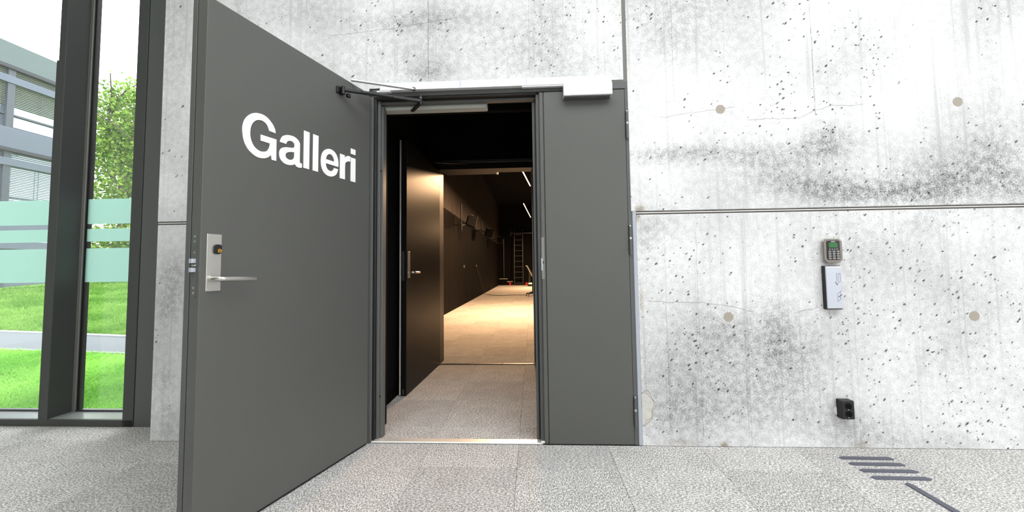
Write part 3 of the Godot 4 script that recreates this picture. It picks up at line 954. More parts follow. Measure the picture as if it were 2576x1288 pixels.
func wall_fittings() -> void:
	var k := thing("keypad", "small grey keypad with a green display on the concrete wall", "keypad", Vector3.ZERO)
	obj("back_plate", MB.new().prism(chamfered(1.734, 1.080, 1.842, 1.228, 0.016), -0.001, 0.020), M.keyback, k)
	obj("housing", MB.new().prism(chamfered(1.728, 1.082, 1.829, 1.221, 0.017), 0.018, 0.034), M.keybody, k)
	obj("face", MB.new().prism(chamfered(1.741, 1.098, 1.815, 1.211, 0.006), 0.033, 0.0365), M.black_gloss, k)
	obj("logo_bar", bx(V(1.766, 1.2035, 0.036), V(1.789, 1.2065, 0.0372), 0.0), M.steel, k)
	obj("display", bx(V(1.752, 1.170, 0.036), V(1.802, 1.199, 0.0372), 0.0), M.lcd, k)
	for i in 4:
		obj("function_key", MB.new().tube([V(1.757 + i * 0.0135, 1.1605, 0.036), V(1.757 + i * 0.0135, 1.1605, 0.0385)], 0.0045, 10), M.key, k)
	for r in 4:
		for c in 3:
			var q := PackedVector2Array()
			for t in 14:
				q.append(Vector2(1.7555 + c * 0.0235 + 0.0095 * cos(TAU * t / 14), 1.147 - r * 0.0135 + 0.0055 * sin(TAU * t / 14)))
			obj("key", MB.new().prism(q, 0.036, 0.039), M.key, k)
	var b := thing("control_box", "slim silver control box with line symbols fixed just under the keypad", "wall box", Vector3.ZERO)
	obj("case", bx(V(1.727, 0.806, -0.001), V(1.818, 1.063, 0.030), 0.003), M.black, b)
	var f := obj("cover", bx(V(1.728, 0.812, 0.028), V(1.816, 1.060, 0.0355), 0.002), M.panel_silver, b)
	obj("cover_lip", bx(V(1.729, 1.052, 0.034), V(1.815, 1.058, 0.0366), 0.001), M.aluminium, f)
	var z := 0.0357
	for l in [[1.787, 1.018, 1.808, 1.018], [1.787, 1.018, 1.787, 0.968], [1.808, 1.018, 1.808, 0.968], [1.808, 1.016, 1.796, 1.008], [1.796, 1.008, 1.796, 0.962], [1.796, 0.962, 1.808, 0.970],
			[1.787, 0.896, 1.812, 0.919], [1.787, 0.896, 1.787, 0.852], [1.803, 0.910, 1.803, 0.866], [1.787, 0.852, 1.801, 0.864], [1.801, 0.864, 1.803, 0.882]]:
		line(f, "symbol_line", V(l[0], l[1], z), V(l[2], l[3], z), 0.0016, M.pictogram)
	line(f, "symbol_line", V(1.779, 0.966, z), V(1.786, 0.956, z), 0.004, M.pictogram_red)
	line(f, "symbol_line", V(1.792, 0.955, z), V(1.787, 0.951, z), 0.004, M.pictogram_red)
	line(f, "symbol_line", V(1.793, 0.880, z), V(1.812, 0.893, z), 0.0032, M.black)
	obj("side_switch", bx(V(1.8175, 0.835, 0.008), V(1.822, 0.925, 0.020), 0.001), M.black, b)
	var s := thing("socket_box", "black two-socket outlet box low on the concrete wall", "outlet", Vector3.ZERO)
	obj("body", bx(V(1.768, 0.179, -0.001), V(1.838, 0.284, 0.045), 0.003), M.black, s)
	for y in [0.2535, 0.2095]:
		var ring := obj("socket", MB.new().tube([V(1.805, y, 0.040), V(1.805, y, 0.0475)], 0.0195, 28), M.black_gloss, s)
		obj("socket_well", MB.new().tube([V(1.805, y, 0.0470), V(1.805, y, 0.0480)], 0.0165, 24), M.matt_black, ring)
		obj("contact", bx(V(1.7985, y - 0.0205, 0.0455), V(1.8045, y - 0.0165, 0.0490), 0.0008), M.steel, ring)
	var lump := []
	for t in 12:
		lump.append(Vector2(1.766 + 0.012 * cos(TAU * t / 12) * (1.0 + 0.2 * sin(t * 3.1)), 0.213 + 0.022 * sin(TAU * t / 12)))
	tag(obj("plaster_patch", MB.new().prism(PackedVector2Array(lump), -0.001, 0.004), M.plaster), "small white plaster patch showing at the black outlet box's side", "patch")

func line(parent: Node3D, called: String, a: Vector3, b: Vector3, w: float, m: Material) -> void:
	var x := (b - a).normalized()
	var y := V(-x.y, x.x, 0)
	obj(called, MB.new().box(V(-w / 2, -w / 2, -0.0004), V((b - a).length() + w / 2, w / 2, 0.0004), 0.0, Transform3D(Basis(x, y, V(0, 0, 1)), a)), m, parent)

func tactile_bars() -> void:
	# raised warning bars, then one long guiding bar leading away from the wall
	var names := ["dark grey tactile bar on the carpet closest to the concrete wall", "second dark grey tactile bar out from the concrete wall", "third dark grey tactile bar out from the concrete wall", "dark grey tactile bar farthest from the wall, beside the long guide strip"]
	var zs := [0.125, 0.191, 0.261, 0.331]
	for k in 4:
		var m := MB.new()
		ridge(m, V(1.677, 0, zs[k]), V(1.965, 0, zs[k] + 0.004), 0.030, 0.005)
		tag(obj("tactile_bar", m, M.slot), names[k], "floor marker", "tactile bars on the carpet")
	var g := MB.new()
	ridge(g, V(1.806, 0, 0.369), V(1.79, 0, 1.9), 0.030, 0.005)
	tag(obj("guide_strip", g, M.slot), "long dark grey guide strip running over the carpet towards us", "floor marker")

func ridge(m: MB, a: Vector3, b: Vector3, w: float, h: float) -> void:
	var x := (b - a).normalized()
	var z := x.cross(Vector3.UP)
	var outline := PackedVector2Array([Vector2(0, -w * 0.2), Vector2(0.018, -w * 0.5), Vector2((b - a).length() - 0.012, -w * 0.5), Vector2((b - a).length(), w * 0.1), Vector2((b - a).length() - 0.018, w * 0.5), Vector2(0.012, w * 0.5)])
	var c := Vector2((b - a).length() / 2, 0)
	var top := PackedVector2Array()
	for p in outline:
		top.append(p + (c - p).normalized() * 0.007)
	var xf := Transform3D(Basis(x, Vector3.UP, z), a)
	var n := outline.size()
	for k in n:
		var k2 := (k + 1) % n
		var mid := (outline[k] + outline[k2]) / 2 - c
		m.quad(xf * V(outline[k].x, 0, outline[k].y), xf * V(outline[k2].x, 0, outline[k2].y), xf * V(top[k2].x, h, top[k2].y), xf * V(top[k].x, h, top[k].y), xf.basis * V(mid.x, 0.6, mid.y))
		m.tri(xf * V(c.x, h, c.y), xf * V(top[k].x, h, top[k].y), xf * V(top[k2].x, h, top[k2].y), Vector3.UP)

# ---------------------------------------------------------------- the vestibule between the two doors

func vestibule() -> void:
	var l := struct("wall_vestibule_left", "black painted wall along the vestibule's open door side", "wall")
	obj("panel", bx(V(-1.40, 0, -2.15), V(-1.185, 3.0, -0.30), 0.0), M.matt_black, l)
	obj("skirting", bx(V(-1.186, 0, -1.97), V(-1.173, 0.07, -0.30), 0.003), M.wall_black, l)
	var r := struct("wall_vestibule_right", "black painted wall of the vestibule behind the shut side leaf", "wall")
	obj("panel", bx(V(0.70, 0, -2.15), V(0.95, 3.0, -0.30), 0.0), M.matt_black, r)
	var c := struct("ceiling_vestibule", "black ceiling of the vestibule between the two doors", "ceiling")
	obj("slab", bx(V(-1.40, 2.9, -2.15), V(0.95, 3.1, -0.20), 0.0), M.matt_black, c)
	obj("lintel", bx(V(-1.40, 2.2, -0.34), V(0.95, 3.1, -0.295), 0.0), M.matt_black, c)
	var b := struct("wall_vestibule_back", "black partition between the vestibule and the gallery around the inner door", "wall")
	obj("panel", bx(V(-1.40, 0, -2.16), V(-1.09, 3.0, -1.98), 0.0), M.matt_black, b)
	obj("panel", bx(V(-1.09, 2.26, -2.16), V(0.95, 3.0, -1.98), 0.0), M.matt_black, b)
	obj("panel", bx(V(0.62, 0, -2.16), V(0.95, 2.27, -1.98), 0.0), M.matt_black, b)
	var d := struct("door_2", "black steel frame of the inner doorway with a dark threshold", "door frame")
	obj("jamb", bx(V(-1.09, 0, -2.17), V(-1.052, 2.26, -1.97), 0.003), M.black, d)
	obj("jamb", bx(V(0.60, 0, -2.17), V(0.625, 2.26, -1.97), 0.003), M.black, d)
	obj("head", bx(V(-1.09, 2.212, -2.17), V(0.62, 2.270, -1.97), 0.003), M.leaf_brown, d)
	for k in 3:
		obj("threshold_plate", bx(V(-1.05 + k * 0.35, 0.0, -2.01), V(-1.05 + k * 0.35 + 0.347, 0.008, -1.968), 0.002), M.steel_dark, d)
	var s := thing("inner_side_leaf", "black inner side leaf seen edge-on behind the shut grey leaf", "door", Vector3.ZERO, 0.0, "", "thing")
	obj("panel", bx(V(0.012, 0.008, -2.09), V(0.60, 2.205, -2.02), 0.003), M.black, s)
	obj("edge_strip", bx(V(0.004, 0.008, -2.05), V(0.0125, 2.205, -2.035), 0.001), M.steel, s)
	obj("strike_plate", bx(V(0.03, 1.02, -2.021), V(0.045, 1.22, -2.0185), 0.0), M.leaf_brown, s)
	# inner leaf, open flat along the vestibule wall
	var v := thing("inner_door_leaf", "dark inner door standing open along the vestibule wall, lit at its top", "door", V(-1.052, 0, -1.975), deg_to_rad(88.42), "", "thing")
	obj("panel", bx(V(-1.092, 0.008, -0.048), V(-0.004, 2.205, 0.0), 0.0025), M.leaf_brown, v)
	obj("edge", bx(V(-1.0935, 0.008, -0.045), V(-1.090, 2.205, -0.004), 0.0), M.matt_black, v)
	obj("edge_strip", bx(V(-1.096, 0.008, -0.062), V(-1.075, 2.205, -0.050), 0.002), M.aluminium, v)
	obj("foot_bolt", bx(V(-1.096, 0.015, -0.034), V(-1.092, 0.06, -0.018), 0.001), M.steel_dark, v)
	lever_handle(v, -1.035, 1.046, 0.0)
	edge_lock(v, -1.0925, true)
	# closers on the far side of either doorway
	var c1 := thing("inner_closer", "grey closer housing under the vestibule ceiling behind the outer door head", "door closer", Vector3.ZERO, 0.0, "grey closers inside the doorways")
	obj("housing", bx(V(-1.00, 2.148, -0.180), V(-0.292, 2.195, -0.106), 0.003), M.keyback, c1)
	obj("end_cap", bx(V(-0.294, 2.150, -0.178), V(-0.288, 2.193, -0.108), 0.002), M.keyback, c1)
	var c2 := thing("gallery_closer", "closer housing with a lit end cap above the inner doorway", "door closer", Vector3.ZERO, 0.0, "grey closers inside the doorways")
	obj("housing", bx(V(-1.04, 2.228, -2.32), V(-0.415, 2.290, -2.175), 0.003), M.leaf_brown, c2)
	obj("end_cap", bx(V(-0.425, 2.222, -2.322), V(-0.402, 2.293, -2.172), 0.003), M.white, c2)
	var c3 := thing("vestibule_rail", "thin grey slide rail across the inner door head", "rail", Vector3.ZERO)
	obj("rail", bx(V(-1.00, 2.275, -1.982), V(0.60, 2.312, -1.945), 0.003), M.steel_dark, c3)
	bar(c3, "slide_arm", V(-1.05, 2.235, -1.75), V(-0.72, 2.262, -1.945), 0.02, 0.010, M.black)

# ---------------------------------------------------------------- the gallery

func gallery() -> void:
	var l := struct("wall_gallery_left", "black panelled gallery wall with a ledge halfway up", "wall")
	obj("core", bx(V(-2.46, 0, -22.8), V(-2.14, 5.0, -2.0), 0.0), M.matt_black, l)
	var z := -2.17
	while z > -22.3:
		var ze := maxf(z - 1.25, -22.3)
		obj("panel", bx(V(-2.15, 0.0, ze + 0.004), V(-2.06, 2.50, z - 0.004), 0.004), M.wall_black, l)
		obj("panel", bx(V(-2.15, 2.505, ze + 0.004), V(-2.09, 5.0, z - 0.004), 0.004), M.wall_brown, l)
		z -= 1.25
	obj("ledge", bx(V(-2.10, 2.497, -22.3), V(-2.052, 2.508, -2.17), 0.003), M.leaf_brown, l)
	var r := struct("wall_gallery_right", "black gallery wall out of sight to the side", "wall")
	obj("panel", bx(V(3.2, 0, -22.8), V(3.5, 5.0, -2.0), 0.0), M.matt_black, r)
	var b := struct("wall_gallery_back", "black end wall of the gallery behind the ladder", "wall")
	obj("panel", bx(V(-2.46, 0, -22.8), V(3.5, 5.0, -22.3), 0.0), M.matt_black, b)
	var f := struct("wall_gallery_front", "black gallery wall beside the inner doorway", "wall")
	obj("panel", bx(V(-2.46, 0, -2.17), V(-1.38, 5.2, -1.99), 0.0), M.matt_black, f)
	obj("panel", bx(V(0.94, 0, -2.17), V(3.5, 5.2, -1.99), 0.0), M.matt_black, f)
	obj("panel", bx(V(-1.40, 2.95, -2.17), V(0.95, 5.2, -1.99), 0.0), M.matt_black, f)
	obj("blocking", bx(V(-2.46, 0, -2.0), V(-1.38, 3.1, -0.28), 0.0), M.matt_black, f)
	var c := struct("ceiling_gallery", "black ceiling of the gallery lost in the dark", "ceiling")
	obj("slab", bx(V(-2.46, 5.0, -22.8), V(3.5, 5.3, -1.99), 0.0), M.matt_black, c)

	# hung fluorescent battens
	batten(V(-0.221, 3.24, -5.98), V(-0.024, 3.24, -7.93), 56.0, "bright batten lamp hung over the gallery carpet, first inside the door")
	batten(V(-0.269, 3.24, -10.78), V(-0.044, 3.24, -14.55), 5.0, "thin batten lamp hung farther down the gallery, lower in the doorway view")
	batten(V(1.6, 3.24, -17.0), V(1.6, 3.24, -19.0), 60.0, "added unseen batten lamp near the gallery's far end, beyond the shut side leaf")  # extra lamp out of view, added to brighten the far floor

	# loudspeakers on wall arms
	var spk := loudspeaker(0.30, V(-1.93, 2.10, -8.2), 0.74, V(-1.69, 2.375, -8.35), "black loudspeaker on the panelled wall, largest of three, lit from above")
	loudspeaker(0.30, V(-1.862, 2.30, -12.0), 0.50, V(-1.62, 2.385, -12.15), "middle black loudspeaker of the row on the gallery wall")
	loudspeaker(0.27, V(-1.75, 2.25, -16.0), 0.30, V(-1.53, 2.38, -16.1), "smallest and farthest black loudspeaker on the gallery wall")

	var la := thing("ladder", "grey metal ladder standing against the gallery's far wall", "ladder", V(-1.137, 0, -22.0))
	for s in [[0.0, 0.069], [0.545, 0.545]]:
		obj("stile", MB.new().tube([V(s[0], 0.0, 0), V(s[1] if s[0] > 0.1 else 0.02, 3.45, -0.10)], 0.030, 8), M.steel_dark, la)
	for k in 10:
		var t := (0.12 + k * 0.335) / 3.45
		obj("rung", MB.new().tube([V(0.02 * t, 3.45 * t, -0.10 * t), V(0.545, 3.45 * t, -0.10 * t)], 0.020, 8), M.steel_dark, la)
	var ra := thing("pipe_rail", "horizontal grey pipe rail behind the ladder's top", "rail", Vector3.ZERO)
	obj("pipe", MB.new().tube([V(-1.36, 3.25, -22.255), V(0.6, 3.25, -22.255)], 0.045, 10), M.steel_dark, ra)
	obj("post", MB.new().tube([V(-1.36, 3.05, -22.255), V(-1.36, 3.45, -22.255)], 0.03, 8), M.steel_dark, ra)
	obj("fixing", MB.new().tube([V(-0.9, 3.25, -22.255), V(-0.9, 3.25, -22.32)], 0.03, 8), M.steel_dark, ra)
	var pi := thing("wall_pipe", "thin vertical pipe in the gallery's far corner", "pipe", Vector3.ZERO)
	obj("pipe", MB.new().tube([V(-1.80, 0.4, -22.25), V(-1.80, 2.9, -22.25)], 0.03, 8), M.steel_dark, pi)
	obj("clip", bx(V(-1.84, 1.6, -22.3), V(-1.76, 1.66, -22.21), 0.004), M.steel_dark, pi)
	var st := thing("stage_step", "low black two-step platform with pale edges at the ladder's foot", "step", V(0, 0, -22.0))
	obj("platform", bx(V(-2.05, 0, -0.25), V(-1.57, 0.37, 0.3), 0.01), M.matt_black, st)
	obj("tread", bx(V(-2.05, 0.37, -0.25), V(-1.555, 0.40, 0.31), 0.005), M.keyback, st)
	obj("platform", bx(V(-1.57, 0, -0.25), V(-1.25, 0.19, 0.3), 0.01), M.matt_black, st)
	obj("tread", bx(V(-1.575, 0.19, -0.25), V(-1.235, 0.225, 0.31), 0.005), M.keyback, st)
	var fb := thing("floor_bar", "dark floor bar with red end caps under the ladder", "bar", V(0, 0, -21.6))
	obj("bar", bx(V(-1.36, 0.0, -0.06), V(-0.40, 0.09, 0.06), 0.01), M.leaf_brown, fb)
	for x in [-1.38, -0.375]:
		obj("end_cap", MB.new().tube([V(x - 0.06, 0.080, 0), V(x + 0.06, 0.080, 0)], 0.080, 14), M.red, fb)
	# partly hidden behind the jamb: a rolling stand with an angled tube
	var sd := thing("rolling_stand", "black rolling stand with a pale slanted arm, half hidden by the jamb", "stand", V(-0.02, 0, -12.5))
	obj("column", MB.new().tube([V(0.03, 0.10, 0), V(0.03, 0.95, 0)], 0.035, 12), M.black, sd)
	obj("slanted_arm", MB.new().tube([V(-0.235, 1.125, 0), V(-0.19, 1.13, 0), V(0.02, 0.72, 0)], 0.028, 10), M.keyback, sd)
	for k in 5:
		var a := PI + 0.35 + TAU * k / 5
		var leg := obj("foot", MB.new().tube([V(0.03, 0.14, 0), V(0.03 + 0.27 * cos(a), 0.075, 0.27 * sin(a))], [0.035, 0.022], 8), M.black, sd)
		obj("caster", MB.new().tube([V(0.03 + 0.27 * cos(a) - 0.02, 0.035, 0.27 * sin(a)), V(0.03 + 0.27 * cos(a) + 0.02, 0.035, 0.27 * sin(a))], 0.035, 12), M.black_gloss, leg)
	obj("cross_bar", bx(V(-0.14, 0.075, -0.03), V(0.06, 0.115, 0.03), 0.008), M.keyback, sd)
	var kt := thing("equipment_case", "black case with a white lid lying at the far wall beside the ladder", "case", V(-0.06, 0, -20.2))
	obj("case_body", bx(V(-0.22, 0.0, -0.25), V(0.5, 0.10, 0.25), 0.02), M.black, kt)
	obj("lid", bx(V(-0.20, 0.10, -0.22), V(0.5, 0.19, 0.22), 0.03), M.white, kt)
	obj("upright", MB.new().tube([V(-0.15, 0.18, 0), V(-0.12, 0.95, 0)], 0.09, 10), M.black, kt)
	# cable down the wall and over the carpet
	var pts := PackedVector3Array([V(-2.03, 1.14, -11.9), V(-2.0, 1.02, -11.7), V(-1.99, 0.6, -12.6), V(-2.0, 0.25, -13.3), V(-1.96, 0.02, -13.6), V(-1.75, 0.010, -13.2), V(-1.45, 0.010, -12.75), V(-1.1, 0.010, -12.7), V(-0.7, 0.010, -12.9), V(-0.2, 0.010, -12.75)])
	var run := []
	for k in pts.size() - 1:
		for t in 6:
			run.append(pts[k].cubic_interpolate(pts[k + 1], pts[maxi(k - 1, 0)], pts[mini(k + 2, pts.size() - 1)], t / 6.0))
	run.append(pts[pts.size() - 1])
	tag(obj("cable", MB.new().tube(run, 0.010, 6), M.black), "thin black cable from the wall socket across the gallery carpet", "cable")
	for s in [[-9.30, 1.13, "nearer small metal wall socket on the black gallery panels"], [-11.9, 1.16, "metal wall socket with the black cable plugged in"]]:
		var o := thing("wall_socket", s[2], "socket", V(-2.06, s[1], s[0]), 0.0, "sockets on the gallery wall")
		obj("plate", bx(V(-0.002, -0.045, -0.11), V(0.012, 0.045, 0.11), 0.003), M.steel_dark, o)
		for k in [-0.05, 0.05]:
			obj("outlet", MB.new().tube([V(0.010, 0, k), V(0.018, 0, k)], 0.026, 12), M.steel, o)

func batten(a: Vector3, b: Vector3, power: float, label: String) -> void:
	var t := thing("batten_lamp", label, "lamp", a, 0.0, "battens hung in the gallery")
	var d := b - a
	var x := d.normalized()
	var z := x.cross(Vector3.UP).normalized()
	var xf := Transform3D(Basis(x, Vector3.UP, z), Vector3.ZERO)
	obj("housing", MB.new().box(V(0, 0.016, -0.016), V(d.length(), 0.05, 0.016), 0.005, xf), M.black, t)
	obj("tube", MB.new().tube([x * 0.03, x * (d.length() - 0.03)], 0.013, 12, true), M.tube, t)
	for k in [0.2, 0.8]:
		obj("hanger", MB.new().tube([x * d.length() * k + V(0, 0.07, 0), x * d.length() * k + V(0, 1.76, 0)], 0.004, 6), M.steel_dark, t)
	var l := AreaLight3D.new()
	l.name = "batten_light"
	l.area_size = Vector2(d.length(), 0.06)
	l.light_color = Color(1.0, 0.80, 0.60)
	l.light_energy = power
	l.area_range = 40.0
	l.area_attenuation = 2.0
	l.shadow_enabled = true
	t.add_child(l)
	# its face looks down
	l.transform = Transform3D(Basis(x, z, Vector3.UP) if x.cross(z).dot(Vector3.UP) > 0 else Basis(x, -z, Vector3.UP), x * d.length() / 2 + V(0, -0.024, 0))

func loudspeaker(size: float, foot: Vector3, pole: float, centre: Vector3, label: String) -> Node3D:
	var t := thing("loudspeaker", label, "loudspeaker", foot, 0.0, "loudspeakers along the gallery wall")
	var c := centre - foot
	obj("pole", MB.new().tube([Vector3.ZERO, V(0, pole, 0)], 0.020, 8), M.black, t)
	obj("wall_arm", MB.new().tube([V(0, 0.16, 0), V(-2.055 - foot.x, 0.16, 0)], 0.025, 8), M.black, t)
	obj("bracket", MB.new().tube([V(0, 0.14, 0), V(c.x, c.y - 0.02, c.z)], 0.03, 8), M.black, t)
	var xf := Transform3D(Basis.from_euler(Vector3(0.0, 0.30, -0.26)), c)
	var h := size / 2
	var body := PackedVector2Array([Vector2(-h * 0.75, -h * 0.8), Vector2(h * 0.9, -h), Vector2(h * 0.9, h), Vector2(-h * 0.75, h * 0.85)])
	obj("cabinet", MB.new().prism(body, -h, h, xf), M.matt_black, t)
	obj("grille", MB.new().box(V(h * 0.9, -h * 1.02, -h * 1.02), V(h * 1.0, h * 1.02, h * 1.02), 0.004, xf), M.wall_brown, t)
	obj("handle", MB.new().tube([xf * V(-h * 0.5, h * 0.8, 0), xf * V(-h * 0.45, h * 1.15, 0), xf * V(h * 0.1, h * 1.15, 0), xf * V(h * 0.15, h * 0.85, 0)], 0.012, 6), M.steel_dark, t)
	return t

# ---------------------------------------------------------------- outside

func lawn_y(x: float, z: float) -> float:
	return -0.05 + 0.072 * maxf(0.0, -z - 5.0) + 0.02 * sin(x * 0.7) * smoothstep(3.0, 8.0, -z)

func path_near(x: float) -> float:
	return -2.72 + 0.13 * (x + 6.5)

func path_far(x: float) -> float:
	return -4.10 + 0.20 * (x + 8.3)

func outside() -> void:
	var g := MB.new()
	var n := 36
	for i in n:
		for j in n:
			var xs := [-2.5 - 44.0 * pow(float(i) / n, 1.6), -2.5 - 44.0 * pow(float(i + 1) / n, 1.6)]
			var zs := [-0.46 - 42.0 * pow(float(j) / n, 1.6), -0.46 - 42.0 * pow(float(j + 1) / n, 1.6)]
			var q := []
			for k in [[0, 0], [1, 0], [1, 1], [0, 1]]:
				q.append(V(xs[k[0]], lawn_y(xs[k[0]], zs[k[1]]), zs[k[1]]))
			g.quad(q[0], q[1], q[2], q[3], Vector3.UP)
	tag(obj("lawn_ground", g, M.soil), "green lawn ground outside the window wall", "lawn", "", "structure")
	var p := struct("path", "pale concrete path with light kerbs crossing the lawn", "path")
	var top := MB.new()
	var kerbs := [MB.new(), MB.new()]
	for k in 30:
		var x0 := -2.6 - k * 0.7
		var x1 := x0 - 0.7
		strip(top, x0, x1, path_near(x0), path_near(x1), path_far(x0), path_far(x1), 0.05)
		strip(kerbs[0], x0, x1, path_near(x0) + 0.05, path_near(x1) + 0.05, path_near(x0), path_near(x1), 0.065)
		strip(kerbs[1], x0, x1, path_far(x0), path_far(x1), path_far(x0) - 0.12, path_far(x1) - 0.12, 0.07)
	obj("paving", top, M.path, p)
	obj("kerb", kerbs[0], M.kerb, p)
	obj("kerb", kerbs[1], M.kerb, p)
	# grass blades: one tuft mesh, many copies
	var tuft := MB.new()
	for b in 9:
		var a := rng.randf() * TAU
		var o := V(rng.randf_range(-0.5, 0.5), 0, rng.randf_range(-0.5, 0.5))
		var lean := V(cos(a), 0, sin(a)) * rng.randf_range(0.15, 0.7)
		var side := V(-sin(a), 0, cos(a)) * 0.06
		var h := rng.randf_range(0.6, 1.1)
		var mid := o + lean * 0.4 + V(0, h * 0.65, 0)
		tuft.quad(o - side, o + side, mid + side * 0.8, mid - side * 0.8, V(0, 1, 0) + lean)
		tuft.tri(mid - side * 0.8, mid + side * 0.8, o + lean + V(0, h, 0), V(0, 1, 0) + lean)
	var tm := tuft.done()
	var places := []
	var tones := noise(0.6, 3, 61)
	for k in 60000:
		var t := pow(rng.randf(), 1.5)
		var dist := 4.4 + 20.0 * t
		# only the wedge of lawn that the window wall looks onto
		var ang := rng.randf_range(0.70, 1.12)
		var x := -sin(ang) * dist
		var z := 2.45 - cos(ang) * dist
		if z > -0.5 or x > -2.7 or (z < path_near(x) + 0.08 and z > path_far(x) - 0.16):
			continue
		var s := 0.045 + 0.006 * dist * rng.randf_range(0.5, 1.0)
		places.append([x, z, s])
	var mm := MultiMesh.new()
	mm.transform_format = MultiMesh.TRANSFORM_3D
	mm.use_colors = true
	mm.mesh = tm
	mm.instance_count = places.size()
	for k in places.size():
		var x: float = places[k][0]
		var z: float = places[k][1]
		var s: float = places[k][2]
		mm.set_instance_transform(k, Transform3D(Basis(Vector3.UP, rng.randf() * TAU).scaled(V(s * 1.3, s * rng.randf_range(0.7, 1.2), s * 1.3)), V(x, lawn_y(x, z), z)))
		# view-angle shading put into the colour: same grass, dimmed beyond the path
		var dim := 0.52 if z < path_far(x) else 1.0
		var tn := clampf(0.5 + tones.get_noise_2d(x, z) * 1.1 + rng.randf_range(-0.22, 0.22), 0.0, 1.0)
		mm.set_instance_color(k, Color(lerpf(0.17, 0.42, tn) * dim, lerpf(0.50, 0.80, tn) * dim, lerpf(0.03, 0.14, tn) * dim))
	var mi := MultiMeshInstance3D.new()
	mi.name = "grass"
	mi.multimesh = mm
	mi.material_override = M.leaf
	add_child(mi)
	tag(mi, "bright green grass of the lawn outside", "grass", "", "stuff")
	building()
	tree()

func strip(m: MB, x0: float, x1: float, a0: float, a1: float, b0: float, b1: float, up: float) -> void:
	var p0 := V(x0, lawn_y(x0, a0) + up, a0)
	var p1 := V(x1, lawn_y(x1, a1) + up, a1)
	var q0 := V(x0, lawn_y(x0, b0) + up, b0)
	var q1 := V(x1, lawn_y(x1, b1) + up, b1)
	m.quad(p0, p1, q1, q0, Vector3.UP)
	var dn := V(0, -up - 0.03, 0)
	m.quad(p0, p1, p1 + dn, p0 + dn, V(0, 0, 1))
	m.quad(q0, q1, q1 + dn, q0 + dn, V(0, 0, -1))

func building() -> void:
	var b := thing("office_building", "grey concrete office block with bands of blinds across the lawn", "building", V(-22.0, 0, 0))
	var z0 := -15.0
	var z1 := -8.0
	obj("core", bx(V(-8.0, 0.0, z0 + 0.1), V(-0.45, 10.6, z1 - 0.1), 0.0), M.dark_inside, b)
	obj("parapet", bx(V(-8.0, 9.93, z0), V(0.0, 10.92, z1), 0.03), M.parapet, b)
	obj("ground_wall", bx(V(-8.0, 0.0, z0), V(-0.1, 2.3, z1), 0.02), M.facade, b)
	for f in 3:
		var y := 9.93 - 3.53 * f      # top of this floor's windows
		obj("ledge", bx(V(-0.4, y - 0.14, z0), V(0.04, y, z1), 0.01), M.ledge, b)
		obj("beam", bx(V(-0.3, y - 0.74, z0), V(-0.02, y - 0.42, z1), 0.01), M.facade, b)
		if f < 2:
			obj("spandrel", bx(V(-0.5, y - 3.53, z0), V(0.0, y - 2.66, z1), 0.02), M.facade, b)
		for k in 3:
			var zc := -8.0 - 2.4 * k
			var col := obj("column", bx(V(-0.32, y - 2.66, zc - 0.12), V(-0.06, y - 0.1, zc + 0.12), 0.01), M.facade_frame, b)
			var za := maxf(zc - 2.28, z0 + 0.1)
			var zb := zc - 0.12
			var w := obj("window_pane", bx(V(-0.26, y - 2.66, za), V(-0.22, y - 0.74, zb), 0.0), M.facade_glass, b)
			obj("transom", bx(V(-0.27, y - 2.10, za), V(-0.14, y - 2.02, zb), 0.005), M.facade_frame, w)
			obj("window_bar", bx(V(-0.27, y - 2.66, za), V(-0.12, y - 2.58, zb), 0.005), M.facade_frame, w)
			obj("window_pane", bx(V(-0.26, y - 0.42, za), V(-0.22, y - 0.14, zb), 0.0), M.facade_glass, b)
			var slats := MB.new()
			var low := 1.70 if f == 0 else 2.55
			var yy := 0.76
			while yy < low:
				slats.box(V(-0.215, y - yy - 0.012, za + 0.02), V(-0.135, y - yy, zb - 0.02), 0.0, Transform3D(Basis(V(0, 0, 1), 0.0), V(0, 0, 0)))
				yy += 0.075
			yy = 0.17
			while yy < 0.40:
				slats.box(V(-0.215, y - yy - 0.012, za + 0.02), V(-0.135, y - yy, zb - 0.02), 0.0)
				yy += 0.075
			tag(obj("blind", slats, M.blind if f == 0 else M.blind_blue, b), "", "", "", "stuff")
			obj("blind_cord", bx(V(-0.132, y - low, (za + zb) / 2 - 0.01), V(-0.126, y - 0.76, (za + zb) / 2 + 0.01), 0.0), M.facade_frame, w)

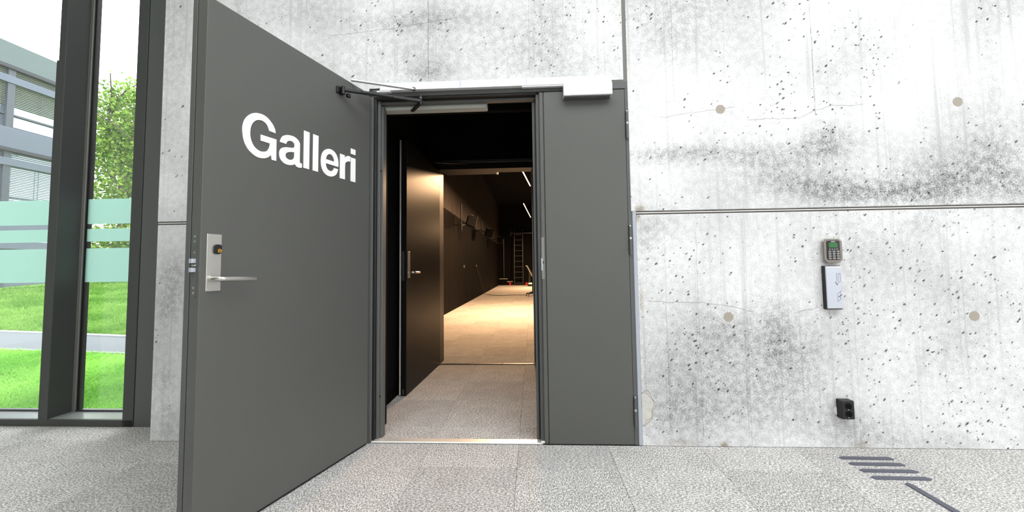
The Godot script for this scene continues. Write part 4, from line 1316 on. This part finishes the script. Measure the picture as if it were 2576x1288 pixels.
func tree() -> void:
	var t := thing("tree", "leafy young maple with bright yellow-green crown beyond the lawn", "tree", V(-18.2, 0.38, -14.0))
	var wood := MB.new()
	wood.tube([V(0, -0.1, 0), V(0.05, 2.4, 0.0), V(-0.05, 5.0, 0)], [0.20, 0.16, 0.13], 10)
	var tips := []
	grow(wood, V(-0.05, 5.0, 0), V(-0.25, 1.0, 0.2).normalized(), 2.0, 0.085, 4, tips)
	grow(wood, V(-0.05, 4.9, 0), V(0.55, 1.0, -0.25).normalized(), 2.1, 0.09, 4, tips)
	grow(wood, V(-0.02, 4.3, 0), V(0.9, 0.8, 0.35).normalized(), 1.9, 0.07, 4, tips)
	grow(wood, V(0.0, 3.6, 0), V(-0.45, 0.75, -0.3).normalized(), 1.5, 0.06, 4, tips)
	grow(wood, V(0.02, 2.8, 0), V(0.8, 0.35, 0.3).normalized(), 1.6, 0.05, 3, tips)
	grow(wood, V(0.02, 2.4, 0), V(0.7, 0.3, -0.5).normalized(), 1.6, 0.05, 3, tips)
	obj("trunk", wood, M.bark, t)
	var leaf := MB.new()
	var rim := [Vector2(0, 0), Vector2(0.35, 0.1), Vector2(0.5, 0.42), Vector2(0.22, 0.55), Vector2(0, 1.0), Vector2(-0.22, 0.55), Vector2(-0.5, 0.42), Vector2(-0.35, 0.1)]
	for k in rim.size():
		var a: Vector2 = rim[k]
		var b: Vector2 = rim[(k + 1) % rim.size()]
		leaf.tri(V(0, 0.4, 0.06), V(a.x, a.y, absf(a.x) * -0.25), V(b.x, b.y, absf(b.x) * -0.25), V(0, 0, 1))
	var spots := []
	for k in 25000:
		var c: Vector3
		if k % 2 == 0:
			# the crown as a whole, loose
			var u := rng.randf() * TAU
			var v := rng.randf_range(-1.0, 1.0)
			var q := pow(rng.randf(), 0.45)
			c = V(0.5 + 3.0 * q * sqrt(1 - v * v) * cos(u), 5.5 + 4.0 * q * v, 1.3 * q * sqrt(1 - v * v) * sin(u))
		else:
			c = tips[rng.randi() % tips.size()] + V(rng.randfn(), rng.randfn() * 0.6, rng.randfn()) * 0.45
		c.z *= 0.7
		var inside := pow((c.x - 0.5) / 3.1, 2.0) + pow((c.y - 5.5) / (4.0 if c.y > 5.5 else 5.0), 2.0)
		if absf(c.z) < 0.95 and c.x > -1.75 and inside < rng.randf_range(0.8, 1.1):
			spots.append(c)
	# low shrubs at its foot
	for k in 5000:
		spots.append(V(rng.randf_range(-1.6, 3.4), 0.3 + 2.3 * pow(rng.randf(), 0.8), rng.randf_range(-0.7, 0.7)))
	var mm := MultiMesh.new()
	mm.transform_format = MultiMesh.TRANSFORM_3D
	mm.use_colors = true
	mm.mesh = leaf.done()
	mm.instance_count = spots.size()
	for k in spots.size():
		var c: Vector3 = spots[k]
		var s := rng.randf_range(0.10, 0.18)
		mm.set_instance_transform(k, Transform3D(Basis.from_euler(Vector3(rng.randf_range(-2.2, 0.2), rng.randf() * TAU, rng.randf_range(-0.6, 0.6))).scaled(V(s, s, s)), c))
		var tn := rng.randf()
		mm.set_instance_color(k, Color(lerpf(0.06, 0.42, tn), lerpf(0.20, 0.60, tn), lerpf(0.025, 0.10, tn)))
	var mi := MultiMeshInstance3D.new()
	mi.name = "leaves"
	mi.multimesh = mm
	mi.material_override = M.leaf
	t.add_child(mi)
	mi.set_meta("kind", "stuff")

func grow(m: MB, a: Vector3, dir: Vector3, length: float, r: float, depth: int, tips: Array) -> void:
	var mid := a + dir * length * 0.5 + V(rng.randfn(), rng.randfn() * 0.4, rng.randfn()) * 0.08 * length
	var b := a + dir * length + V(0, 0.05 * length, 0)
	m.tube([a, mid, b], [r, r * 0.8, r * 0.6], 6)
	tips.append(b)
	if depth <= 2:
		tips.append(mid)
	if depth == 0 or b.y > 8.4:
		return
	for k in 3:
		var nd := (dir + V(rng.randfn() * 0.5 + 0.06, rng.randf_range(-0.35, 0.5), rng.randfn() * 0.15)).normalized()
		var from := b if k < 2 else mid
		if from.x + nd.x * length < -1.5:
			nd.x = absf(nd.x)
		grow(m, from, nd, length * rng.randf_range(0.6, 0.8), r * 0.6, depth - 1, tips)
